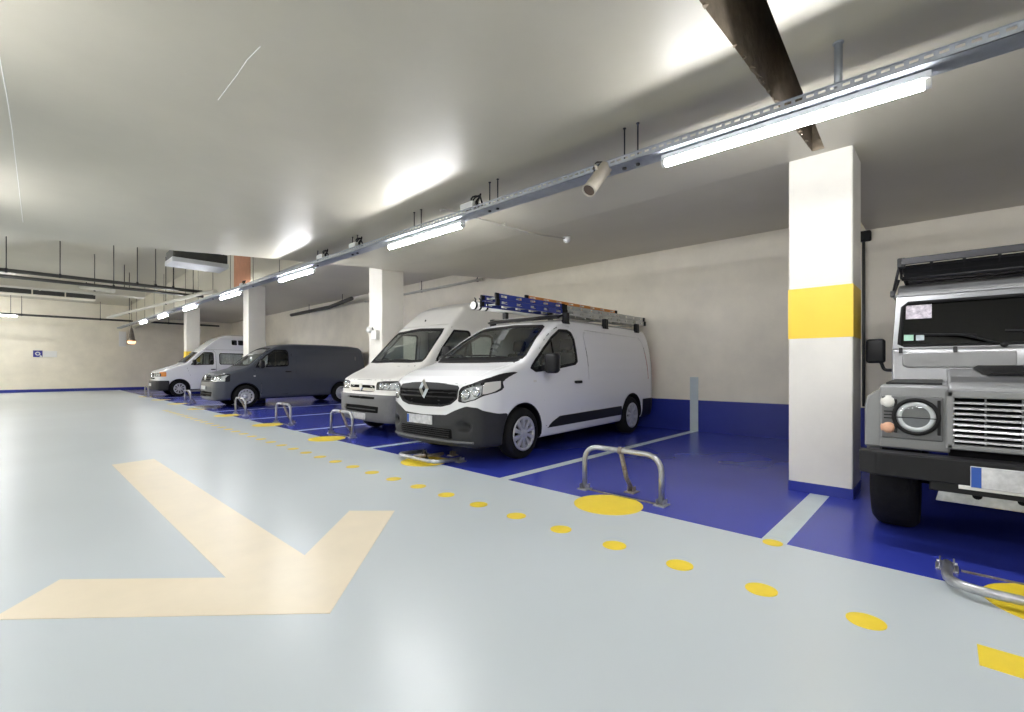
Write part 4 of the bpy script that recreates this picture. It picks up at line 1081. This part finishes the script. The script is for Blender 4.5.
# ragged plaster along the joint
q = MB(); rr = random.Random(3)
for k in range(34):
    t = rr.random(); x = SL[3][0]+(SL[2][0]-SL[3][0])*t; y = SL[3][1]+(SL[2][1]-SL[3][1])*t
    a = rr.uniform(.008, .024)
    q.add([(x-a, y+.004, Z0-.001), (x+a, y+.004, Z0-.001), (x+rr.uniform(-a, a), y-rr.uniform(.008, .03), Z0+.004), (x, y+.002, Z0+.03)], [(0, 1, 2), (0, 2, 3), (1, 2, 3), (0, 1, 3)])
q.build('ragged_edge', M['slot'], ceil)
q = MB()
q.tube([(.977, 3.90, Z0), (.982, 3.475, Z0), (.978, 3.26, Z0), (.993, 3.06, Z0)], .0028, 6)
q.build('plaster_scratch', M['white_plastic'], ceil)
q = MB(); q.tube([(-.13, 3.9, Z0), (-.11, 4.41, Z0), (-.092, 4.86, Z0), (-.073, 5.64, Z0), (-.05, 7.09, Z0), (-.018, 9.1, Z0)], .0035, 6); q.build('ceiling_crack', M['white_plastic'], ceil)

# beam along the far pillar line, with one orange brown infill
q = MB(); q.box(3.86, 4.10, 8.75, FARY, 3.32, ZA+.1, .006)
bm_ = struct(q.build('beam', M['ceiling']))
q = MB(); q.box(3.852, 3.862, 12.6, 13.9, 3.33, ZA-.01); q.build('render_panel', M['brick'], bm_, 'orange brown rendered panel')

# pillars
def pillar(y0, y1, top, x0=5.03, d=.52, band=False):
    q = MB(); q.box(x0, x0+d, y0, y1, 0, top, .012, seg=2, smooth=False)
    p = struct(q.build('pillar', M['pillar']))
    def wrap(name, za, zb, mm, e, lab):
        b = MB(); pts = [(x0-e, y0-e), (x0+d+e, y0-e), (x0+d+e, y1+e), (x0-e, y1+e)]
        b.add([(x, y, z) for z in (za, zb) for x, y in pts]+[(x0+.05, y0+.05, zb), (x0+d-.05, y0+.05, zb), (x0+d-.05, y1-.05, zb), (x0+.05, y1-.05, zb)]+[(x0+.05, y0+.05, za), (x0+d-.05, y0+.05, za), (x0+d-.05, y1-.05, za), (x0+.05, y1-.05, za)],
              [(i, (i+1) % 4, 4+(i+1) % 4, 4+i) for i in range(4)]+[(4+i, 4+(i+1) % 4, 8+(i+1) % 4, 8+i) for i in range(4)]+[(i, (i+1) % 4, 12+(i+1) % 4, 12+i) for i in range(4)])
        b.build(name, M[mm], p, lab)
    if band: wrap('painted_band', 1.448, 1.92, 'yellow_wall', .0025, 'yellow band')
    wrap('painted_base', 0, .095, 'blue_wall', .003, 'blue painted foot')
    return p
p1 = pillar(.59, 1.09, Z0+.05, band=True); p1['label'] = 'white square pillar with a yellow band, nearest on the right'
p2 = pillar(8.41, 8.93, ZB, 5.03); p2['label'] = 'plain white pillar behind the white high-roof van'
p3 = pillar(16.62, 17.15, ZB, 5.03); p3['label'] = 'plain white pillar behind the slate grey van'
p4 = pillar(24.9, 25.42, ZB, 5.0, band=True); p4['label'] = 'far white pillar with a yellow band behind the camper van'

# ================================================================ CEILING SERVICES
TX = 3.39
def tz(y): return 2.726+.014*y
def light(x, y, z, label, group='fluorescent strip lights', L=1.54, tilt=.014, rz=0.0):
    root = empty('strip_light', (x, y, z), label, 'ceiling light', group); root.rotation_euler = (tilt, 0, rz)
    q = MB(); q.box(-.030, .030, 0, L, .022, .062, .006); q.build('housing', M['batten'], root)
    q = MB(); pr = [(.031*math.cos(a), .031*math.sin(a)+.004) for a in [math.radians(-205+230*k/10) for k in range(11)]]
    q.prism(pr, .03, L-.03, 'y'); q.build('diffuser', M['tube_on'], root, 'glowing white diffuser')
    for a, b in ((0, .03), (L-.03, L)):
        q = MB(); q.prism([(1.06*u, 1.06*v) for u, v in pr], a, b, 'y', bev=.004); q.build('end_cap', M['white_plastic'], root)
    for yy in (.3, L-.3):
        q = MB(); q.box(-.02, .02, yy-.02, yy+.02, .055, .074, .002); q.build('bracket', M['tray'], root)
    return root
names = {0: 'lit strip light nearest the camera, in front of the yellow-banded pillar', 1: 'lit strip light above the ladder van, second along the cable tray', 2: 'lit strip light third along the cable tray, before the ceiling step',
         3: 'lit strip light fourth along the cable tray, just past the ceiling step', 4: 'lit strip light fifth along the cable tray, over the far aisle', 5: 'lit strip light sixth along the cable tray, near the far wall', 6: 'lit strip light last along the cable tray, by the far wall'}
for k in range(-2, 7):
    y = .05+3.9*k
    light(TX, y, tz(y), names.get(k, 'lit strip light on the cable tray outside the photo'))
for y in (-5.0, -1.1, 2.8, 6.7, 10.6, 14.5): light(-.75, y, 2.74+.012*y, 'added fill strip light over the aisle outside the photo', tilt=.012)  # unseen second row, added to brighten the aisle
lf = light(-.20, 28.0, 3.32, 'lit strip light parallel to the far wall, cut by the left edge', tilt=0, rz=PI/2)
for x in (-2.6, -5.0): light(x, 28.0, ZA-.075, 'added fill strip light near the far wall outside the photo', tilt=0, rz=PI/2)  # out of view beside the visible lamp, added to lift the far wall
for yy in (.2, 1.3):
    q = MB(); q.tube([(0, yy, .06), (0, yy, ZA-3.32)], .008, 6); q.build('hanger_rod', M['dark_metal'], lf)
for y in (-4, 1, 6): light(-5.2, y, Z0-.075, 'added fill strip light on the far side of the aisle outside the photo', tilt=0)  # extra off-frame lamps added as fill for the near aisle
for x in (-1.9, -4.2, -6.4): light(x, 30.0, ZA-.075, 'added fill strip light close to the far wall outside the photo', tilt=0, rz=PI/2)  # unseen lamps added close by so the far wall comes out brighter
for y in (16, 21, 25.5): light(-6.8, y, ZA-.075, 'added fill strip light on the far side of the far hall outside the photo', tilt=0)  # more unseen fill, added for its light on the far hall
for y in (14, 17, 20, 23, 25.5): light(-4.6, y, ZA-.075, 'added fill strip light in the far hall outside the photo', tilt=0)  # row added out of frame to light the far wall

def cable_tray(x, y0, y1, zf, label, slots=(-1.0, 12.0)):
    root = empty('cable_tray', (x, y0, 0), label, 'cable tray')
    w, h = .085, .055
    P = lambda y: zf(y)+.072
    q = MB(); n = 24
    ys = [y0+(y1-y0)*k/n for k in range(n+1)]
    vs = [];
    for y in ys: vs += [(-w, y-y0, P(y)), (w, y-y0, P(y)), (w, y-y0, P(y)+.004), (-w, y-y0, P(y)+.004)]
    q.add(vs, [(4*i+a, 4*i+(a+1) % 4, 4*i+4+(a+1) % 4, 4*i+4+a) for i in range(n) for a in range(4)])
    q.build('tray_base', M['tray'], root)
    for g in (-1, 1):
        q = MB()
        def strip(a, b, u0, u1):
            q.add([(g*w, yy-y0, P(yy)+zz) for yy, zz in ((a, u0), (b, u0), (b, u1), (a, u1))]+[(g*(w-.003), yy-y0, P(yy)+zz) for yy, zz in ((a, u0), (b, u0), (b, u1), (a, u1))],
                  [(0, 1, 2, 3), (7, 6, 5, 4), (0, 1, 5, 4), (1, 2, 6, 5), (2, 3, 7, 6), (3, 0, 4, 7)])
        s0, s1 = max(slots[0], y0), min(slots[1], y1)
        if s0 > y0: strip(y0, s0, 0, h)
        if s1 < y1: strip(s1, y1, 0, h)
        strip(s0, s1, 0, .026); strip(s0, s1, .042, h)
        y = s0
        while y < s1: strip(y, min(y+.022, s1), .026, .042); y += .06
        q.add([(g*w, ys[0]-y0, P(ys[0])+h), (g*w, ys[-1]-y0, P(ys[-1])+h), (g*(w+.012), ys[-1]-y0, P(ys[-1])+h), (g*(w+.012), ys[0]-y0, P(ys[0])+h)], [(0, 1, 2, 3)])
        q.build('side_rail', M['tray'], root)
    q = MB(); r = random.Random(5)
    for c in range(3):
        pts = [(-.05+.05*c+.012*math.sin(k*.7+c), (y1-y0)*k/60, P(y0+(y1-y0)*k/60)+.014+.006*math.sin(k*1.3+c)) for k in range(61)]
        q.tube(pts, .009, 6)
    q.build('cable', M['rubber'], root)
    return root, P
def hanger(tray, y, P, top, dx=0, r=.006, m='dark_metal'):
    q = MB(); yy = y-tray.location.y
    q.tube([(dx, yy, P(y)-.02), (dx, yy, top)], r, 8); q.lathe([(0, -.014), (.018, -.014), (.018, 0), (0, 0)], (dx, yy, P(y)-.004), 'z', 6)
    q.lathe([(0, 0), (r+.008, 0), (r+.008, -.006), (0, -.006)], (dx, yy, top-.001), 'z', 10)
    return q.build('hanger_rod', M[m], tray)
tr, TP = cable_tray(TX, BACKY+.1, FARY-.4, tz, 'long galvanised cable tray carrying the row of strip lights')
hanger(tr, .47, TP, Z0, .0, .022, 'tray')
for y in (-1.6, 1.80, 1.92, 3.40, 3.52, 4.75, 4.90, 6.35, 6.50, 7.7): hanger(tr, y, TP, Z0, 0)
for y in (9.4, 10.9, 12.5, 14, 15.5, 17, 18.6, 20.2, 22, 24, 26, 28): hanger(tr, y, TP, ZA, 0)
tr2, TP2 = cable_tray(-.75, BACKY+.1, 16.4, lambda y: 2.74+.012*y, 'second galvanised cable tray over the aisle, outside the photo', slots=(-1, -.8))
for y in (-6, -3, 0, 3, 6, 9): hanger(tr2, y, TP2, Z0)

# security camera under the tray
cam = empty('security_camera', (3.24, 2.08, 2.735), 'cream tubular security camera under the cable tray', 'security camera')
d = Vector((-.62, .08, -.72)).normalized()
R = d.to_track_quat('X', 'Z').to_matrix().to_4x4()
q = MB(); q.lathe([(.0, -.15), (.046, -.15), (.050, -.145), (.050, .135), (.053, .14), (.053, .16), (.046, .16), (.044, .15)], (0, 0, 0), 'x', 28, R @ Matrix.Scale(1.1, 4)); q.build('housing', M['cctv'], cam)
q = MB(); q.lathe([(0, .147), (.020, .148), (.046, .147)], (0, 0, 0), 'x', 24, R @ Matrix.Scale(1.1, 4)); q.build('lens_window', M['lens_brown'], cam)
q = MB(); q.tube([R @ Vector((-.04, 0, .045)), R @ Vector((-.05, 0, .09)), (.13, .02, .055), (.14, .02, .085)], .011, 8); q.box(.10, .17, -.02, .06, .07, .085, .004); q.build('mount_arm', M['cctv'], cam)
q = MB(); pts = []
for k in range(34):
    a = k*.42; pts.append(Vector((.02+.10*k/33, .04*math.sin(a)+.02, .10+.045*math.cos(a))))
q.tube([R @ Vector((-.15, 0, 0))]+[R @ Vector((-.19, 0, .03))]+pts+[Vector((.15, 0, .09))], .006, 6); q.build('cable', M['rubber'], cam)

# junction boxes with black cable loops on the tray
def jbox(y, label, s=1.0):
    root = empty('junction_box', (TX-.02, y, TP(y)+.056), label, 'junction box', 'junction boxes on the cable tray')
    q = MB(); q.box(-.07*s, .05*s, -.10*s, .10*s, .0, .07*s, .008); q.build('housing', M['white_plastic'], root)
    q = MB(); q.box(-.072*s, -.068*s, -.09*s, .09*s, .01, .06*s, .002); q.build('lid', M['batten'], root)
    q = MB(); pts = []
    for k in range(40):
        a = k*.45; pts.append((.02*math.sin(k), -.16*s+.003*k+.05*s*math.sin(a), .08*s+.06*s*math.cos(a)))
    q.tube(pts, .009*s, 6); q.build('cable_loop', M['rubber'], root)
jbox(3.80, 'white junction box with black cable loop, at the near end of the second light')
jbox(6.35, 'junction box with grey cable coil between second and third lights')
jbox(7.45, 'junction box with black cable loop, at the near end of the third light')
jbox(11.5, 'small junction box at the near end of the fourth light', .8)

# conduit with a detector on the bay ceiling
def cz(x): return Z0 if x <= 5.03 else Z0+(x-5.03)/(9.2-5.03)*(ZW+.06-Z0)
cd = empty('conduit', (TX, 4.45, Z0-.02), 'thin conduit across the bay ceiling ending at a white detector', 'conduit')
q = MB(); q.tube([(.06, 0, -.05), (.10, -.01, -.016), (1.6, -.10, -.016), (2.35, -.16, cz(5.74)-Z0-.012)], .013, 8); q.build('pipe', M['pipe_light'], cd)
for x in (.5, 1.1):
    q = MB(); q.box(x-.012, x+.012, -.02-.1*x/1.6-.012, .012-.1*x/1.6, -.031, .018, .003); q.build('saddle_clip', M['pipe_light'], cd)
q = MB(); q.lathe([(0, -.075), (.02, -.075), (.045, -.055), (.055, -.03), (.06, .02), (0, .02)], (2.40, -.165, cz(5.79)-Z0), 'z', 20); q.build('detector', M['white_plastic'], cd, 'white round detector')

# services in the far, higher part
def pipe(name, pts, r, mm, label, cat, drops=(), top=ZA, group=None, clip=True):
    o = Vector(pts[0]); root = empty(name, o, label, cat, group)
    q = MB(); q.tube([Vector(p)-o for p in pts], r, 10); q.build('pipe', M[mm], root)
    for (x, y, z) in drops:
        q = MB(); q.tube([Vector((x, y, z))-o, Vector((x, y, top))-o], .011, 6); q.lathe([(r+.012, -.02), (r+.012, .02), (r, .02), (r, -.02)], Vector((x, y, z))-o, 'x', 12)
        q.build('hanger_rod', M['dark_metal'], root)
    return root
pipe('overhead_pipe', [(-4, 16.0, 3.50), (3.6, 16.0, 3.42)], .045, 'pipe_dark', 'upper of two dark pipes crossing under the far aisle ceiling', 'pipe', [(x, 16.0, 3.46) for x in (-.3, .6, 2.1, 2.5, 2.9)], group='dark pipes over the far aisle')
pipe('overhead_pipe', [(-4, 15.87, 3.33), (3.6, 15.87, 3.27)], .04, 'pipe_dark', 'lower of two dark pipes crossing under the far aisle ceiling', 'pipe', [(x, 15.87, 3.3) for x in (1.6, 3.35)], group='dark pipes over the far aisle')
pipe('overhead_pipe', [(-5, 30.9, 3.62), (7.8, 30.9, 3.62)], .05, 'pipe_dark', 'thin dark pipe running across in front of the far wall', 'pipe', [(x, 30.9, 3.62) for x in (-.1, 2.6, 5.4)])
pipe('overhead_pipe', [(1.15, 18.8, 3.60), (1.72, 17.2, 3.36)], .06, 'pipe_light', 'short pale slanting pipe under the far aisle ceiling', 'pipe', [(1.4, 18.1, 3.48)])
pipe('overhead_pipe', [(2.2, 23.5, 3.12), (3.2, 14.3, 3.14), (3.3, 13.4, 3.10)], .05, 'pipe_light', 'pale pipe running beside the far strip lights', 'pipe', [(2.5, 20.7, 3.12), (2.9, 17.0, 3.13)])
pipe('wall_pipe', [(8.58, 9.2, 3.60), (8.58, 10.6, 3.60), (8.58, 15.5, 3.60)], .035, 'pipe_light', 'pale pipe high on the wall behind the plain pillar', 'pipe', [(8.58, 9.4, 3.6), (8.58, 12, 3.6)], top=ZB)
pipe('wall_pipe', [(7.9, 15.2, 3.62), (8.4, 18, 3.62), (8.45, 22, 3.62)], .07, 'pipe_dark', 'dark lagged pipe under the bay ceiling beside the grey van', 'pipe', [(8.1, 16.3, 3.62), (8.43, 20, 3.62)], top=ZB)
pipe('wall_pipe', [(8.555, .875, .60), (8.555, .875, 3.16)], .02, 'pipe_dark', 'thin dark upright pipe on the wall beside the yellow-banded pillar', 'pipe')
wpp = [o for o in COL.objects if o.name.startswith('wall_pipe') and o.type == 'EMPTY'][-1]
q = MB(); q.box(-.06, .05, -.09, .05, 2.45, 2.60, .02); q.build('top_box', M['rubber'], wpp)
# duct with dark openings
du = empty('ventilation_duct', (-4.16, 24.0, 3.80), 'pale ventilation duct with dark openings across the far aisle', 'duct')
q = MB(); q.box(0, 6.05, 0, .5, 0, .44, .01); q.build('casing', M['wall'], du)
for k in range(7):
    q = MB(); q.box(.06+k*.86, .88+k*.86, -.012, .02, .04, .40, .004); 
    for j in range(4): q.box(.08+k*.86, .86+k*.86, -.02, .0, .09+j*.07, .105+j*.07)
    q.build('vent_grille', M['pipe_dark'], du)
for x in (.4, 3.1, 5.8):
    q = MB(); q.tube([(x, .25, .4), (x, .25, .72)], .02, 6); q.build('hanger_rod', M['dark_metal'], du)
od = empty('overhead_duct', (-4.5, 19.0, 3.47), 'pale flat duct crossing just below the two dark pipes', 'duct')
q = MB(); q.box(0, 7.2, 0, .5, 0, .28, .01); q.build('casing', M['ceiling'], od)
for x in (1.2, 2.4, 3.6, 4.8, 6.0):
    q = MB(); q.box(x-.02, x+.02, -.012, .512, -.012, .292, .004); q.build('joint_flange', M['ceiling'], od)
for x in (.5, 3.5, 6.7):
    q = MB(); q.tube([(x, .25, .27), (x, .25, ZA-3.47)], .012, 6); q.build('hanger_rod', M['dark_metal'], od)
# box unit under the far ceiling, just past the step
un = empty('air_unit', (2.12, 11.8, 3.42), 'pale flat air unit with dark top hanging past the ceiling step', 'air unit')
q = MB(); q.box(0, 1.05, 0, .75, 0, .10, .01); q.build('tray_panel', M['batten'], un)
q = MB(); q.box(.02, 1.03, .02, .73, .10, .30, .012); q.build('casing', M['pipe_dark'], un)
for x in (.08, .97):
    for y in (.08, .67):
        q = MB(); q.tube([(x, y, .28), (x, y, ZA-3.42)], .010, 6); q.build('hanger_rod', M['dark_metal'], un)
# dark box duct lower over the far bays
# signs and lamp on the far wall
sg = empty('wall_sign', (.27, FARY-.02, 1.70), 'small blue square sign with white plate on the far wall', 'sign')
q = MB(); q.box(0, .32, -.02, .02, 0, .32, .004); so = q.build('blue_panel', M['sign_blue'], sg, 'blue square panel')
q = MB(); q.lathe([(.05, -.024), (.05, -.021), (.09, -.021), (.09, -.024), (.05, -.024)], (.155, 0, .165), 'y', 24); q.prism([(.21, .04), (.27, .0), (.32, .03), (.25, .10)], -.024, -.021, 'y'); q.build('ring_mark', M['white_plastic'], so)
q = MB(); q.box(.34, .82, -.015, .02, 0, .30, .004); q.build('white_panel', M['white_plastic'], sg)
wp = MB(); wp.box(3.43, 3.73, FARY-.05, FARY, 2.32, 3.12, .01); tagm(wp.build('wall_panel', M['white_plastic']), 'tall white panel on the far wall beside the lamp', 'panel')
lp = empty('wall_lamp', (3.62, 29.3, 2.36), 'dark tapered lamp glowing orange below, near the far wall', 'lamp')
q = MB(); q.lathe([(.16, 0), (.15, .05), (.05, .62), (.02, .66), (0, .66)], (0, 0, .14), 'z', 20); q.tube([(0, 0, .75), (0, 0, ZA-2.36)], .014, 6); q.build('lamp_shade', M['rust'], lp)
q = MB(); q.lathe([(0, 0), (.12, .01), (.16, .07), (.155, .16), (0, .16)], (0, 0, 0), 'z', 20); q.build('bulb', M['lamp_warm'], lp, 'glowing orange bulb')

# control box on the plain pillar
bx = empty('control_box', (5.03, 8.62, 1.78), 'white control box with a round knob on the plain pillar', 'control box')
q = MB(); q.box(-.09, 0, -.13, .06, -.02, .17, .010); q.build('housing', M['white_plastic'], bx)
q = MB(); q.lathe([(0, -.11), (.05, -.105), (.06, -.06), (.06, 0)], (0, .19, .19), 'x', 16); q.build('siren', M['white_plastic'], bx)
q = MB(); q.tube([(-.02, .10, .17), (-.03, .12, .24), (-.02, .19, .19)], .010, 6); q.build('cable', M['rubber'], bx)

# ================================================================ PARKING HOOPS
def hoop(y, up, label, x=3.71, w=.78, h=.42):
    root = empty('parking_hoop', (x, y, 0), label, 'parking barrier', 'raised parking hoops' if up else 'folded parking hoops')
    r = .024; a = w/2
    M_ = Matrix.Identity(4) if up else Matrix.Translation((0, 0, .035)) @ Matrix.Rotation(math.radians(-87), 4, 'Y')
    q = MB(); pts = bend([(0, -a, .02), (0, -a, h), (0, a, h), (0, a, .02)], .16, 7); q.tube([M_ @ Vector(p) for p in pts], r, 12); q.build('hoop_tube', M['steel'], root)
    q = MB()
    if up: q.tube([(0, 0, h-.005), (.10, 0, .16), (.20, 0, .035)], .021, 10); q.lathe([(.026, -.02), (.033, -.02), (.033, .02), (.026, .02), (.026, -.02)], (0, 0, h), 'y', 14)
    else: q.tube([M_ @ Vector((.02, 0, h)), (-.12, .0, .05), (.05, .02, .045)], .021, 10)
    q.build('brace', M['rust'], root)
    for s in (-1, 1):
        q = MB(); q.box(-.06, .06, s*a-.05, s*a+.05, 0, .012, .003)
        q.box(-.04, .04, s*a-.034, s*a-.026, .01, .055, .002); q.box(-.04, .04, s*a+.026, s*a+.034, .01, .055, .002)
        q.tube([(0, s*a-.045, .034), (0, s*a+.045, .034)], .010, 8)
        q.build('foot_plate', M['steel'], root)
    q = MB(); q.box(.14, .26, -.05, .05, 0, .014, .003); q.box(.17, .23, -.03, -.02, .01, .06, .002); q.box(.17, .23, .02, .03, .01, .06, .002); q.build('lock_plate', M['rust'], root)
    q = MB(); q.box(-.012, .012, -a+.06, a-.06, .0, .008); q.build('ground_bar', M['rust'], root)
    return root
hoop(2.14, True, 'raised grey steel hoop in the empty blue bay beside the yellow-banded pillar')
hoop(7.60, True, 'raised grey steel hoop in front of the white high-roof van', 3.76)
hoop(10.05, True, 'raised grey steel hoop in the empty bay next to the white high-roof van', 3.70)
hoop(12.75, True, 'raised grey steel hoop in the empty bay next to the slate grey van', 3.68)
hoop(18.25, True, 'raised grey steel hoop in the empty bay beyond the slate grey van', 3.70)
hoop(23.5, True, 'raised grey steel hoop in front of the camper van', 3.38)
hoop(4.78, False, 'folded-down worn hoop under the nose of the ladder van', 3.72)
hoop(15.5, False, 'folded-down hoop in front of the slate grey van')
hoop(-.40, False, 'folded-down grey hoop in front of the silver off-road car', 3.69)

# ================================================================ VEHICLES
VX, VY = 3.43, 4.80
tr_root, tr_su = trafic((VX, VY, 0))
bxr = boxer((4.00, 7.44, 0))[0]; bxr.scale = (.925, .944, 1.0)
t5r = t5((3.58, 15.86, 0))[0]; t5r.scale = (.985, .944, 1.0)
cmr = camper((3.52, 23.69, 0))[0]; cmr.scale = (.98, .96, 1.03)
tr_root.scale = (.985, .96, 1.0); tr_root.rotation_euler = (0, 0, math.radians(2.5))
offroader((3.80, -.48, 0))

# roof rack of the near van (bolted on: part of the van) and the loose ladders lying on it
rko = bpy.data.objects.new('roof_rack', None); COL.objects.link(rko); rko.parent = tr_root; rko['label'] = 'roof rack with three aluminium bars'
for x in (2.15, 3.35, 4.55):
    q = MB(); q.box(x-.03, x+.03, -.78, .78, 1.965, 1.985, .005); q.build('cross_bar', M['aluminium'], rko)
    for g in (-1, 1):
        q = MB(); q.box(x-.045, x+.045, min(g*.74, g*.82), max(g*.74, g*.82), 1.835, 2.0, .010); q.prism([(x-.09, 1.835), (x+.09, 1.835), (x+.045, 1.90), (x-.045, 1.90)], g*.745, g*.80, 'y'); q.build('bar_foot', M['dark_plastic'], rko)
q = MB(); q.prism([(1.96, 1.925), (2.10, 1.975), (2.13, 1.96), (2.02, 1.905)], -.74, .74, 'y'); q.build('wind_deflector', M['dark_plastic'], rko)
for g in (-1, 1):
    q = MB(); q.box(2.15, 4.75, g*.70-.02, g*.70+.02, 1.985, 2.0, .004); q.build('side_runner', M['aluminium'], rko)

def ladder(label, loc, L, w, mm, rung, rail_h=.085, rot=0.0):
    root = empty('ladder', loc, label, 'ladder'); root.rotation_euler = (0, rot, 0)
    for g in (-1, 1):
        q = MB(); y = g*w/2
        q.box(0, L, y-.003, y+.003, 0, rail_h*.28); q.box(0, L, y-.003, y+.003, rail_h*.72, rail_h)
        n = int(L/.28)
        for k in range(n+1):
            x = L*k/n; q.box(max(0, x-.09), min(L, x+.09), y-.003, y+.003, rail_h*.28, rail_h*.72)
        q.box(0, L, min(y, y-g*.03), max(y, y-g*.03), 0, .005); q.box(0, L, min(y, y-g*.03), max(y, y-g*.03), rail_h-.005, rail_h)
        q.build('rail', M[mm], root)
        for xa in (-.02, L-.05):
            q = MB(); q.box(xa, xa+.07, g*w/2-.014, g*w/2+.014, -.004, rail_h+.004, .006); q.build('foot', M['rubber'], root)
    n = int(L/.28)
    for k in range(n):
        x = L*(k+.5)/n; q = MB(); q.tube([(x, -w/2, rail_h/2), (x, w/2, rail_h/2)], .016, 8); q.build('rung', M[rung], root)
    return root
LY = 4.47
ladder('lower aluminium ladder at the rear of the ladder van roof', (5.80, LY, 2.005), 2.62, .30, 'aluminium', 'aluminium', .078)
ladder('upper aluminium ladder at the rear of the ladder van roof', (5.80, LY, 2.092), 2.60, .28, 'aluminium', 'aluminium', .066)
ladder('lower of two blue ladders jutting forward over the ladder van windscreen', (4.28, LY-.01, 2.005), 1.48, .30, 'blue_ladder', 'aluminium', .078)
ladder('upper of two blue ladders jutting forward over the ladder van windscreen', (4.28, LY-.01, 2.092), 1.48, .28, 'blue_ladder', 'aluminium', .072)
ladder('orange ladder lying on top of the ladder van roof load', (4.95, LY+.02, 2.174), 2.5, .20, 'orange_ladder', 'aluminium', .045)
tb = empty('carrier_tube', (4.80, 5.36, 2.15), 'white carrier tube with black clips on the ladder van roof', 'tube')
q = MB(); q.tube([(0, 0, 0), (3.2, 0, 0)], .062, 16); q.build('tube', M['white_plastic'], tb)
for x in (.02, .12, .26):
    q = MB(); q.lathe([(.058, -.016), (.070, -.016), (.070, .016), (.058, .016), (.058, -.016)], (x, 0, 0), 'x', 18); q.tube([(x, -.03, .05), (x, -.045, .09), (x-.03, -.045, .11)], .010, 6); q.build('clip', M['rubber'], tb)
for x in (.73, 1.93):
    q = MB(); q.box(x-.03, x+.03, -.04, .04, -.163, -.055); q.build('cradle', M['dark_plastic'], tb)

# ================================================================ CAMERA, LIGHT
cd_ = bpy.data.cameras.new('camera'); co = bpy.data.objects.new('camera', cd_); COL.objects.link(co)
co.location = (0, 0, 1.17); co.rotation_euler = (PI/2, 0, -math.atan2(.728, .686))
cd_.sensor_width = 36; cd_.lens = 459/1024*36; cd_.shift_y = 12/1024; cd_.clip_end = 200; cd_.clip_start = .05
S.camera = co
w = bpy.data.worlds.new('world'); S.world = w; w.use_nodes = True
w.node_tree.nodes['Background'].inputs['Color'].default_value = (.8, .85, .9, 1); w.node_tree.nodes['Background'].inputs['Strength'].default_value = .05
vs_ = S.view_settings; vs_.view_transform = 'Standard'; vs_.look = 'None'; vs_.exposure = 1.32; vs_.gamma = 1; vs_.use_curve_mapping = False
try:
    S.cycles.use_denoising = True; S.cycles.max_bounces = 10; S.cycles.diffuse_bounces = 6; S.cycles.glossy_bounces = 4; S.cycles.transparent_max_bounces = 12; S.cycles.sample_clamp_indirect = 8
except Exception: pass
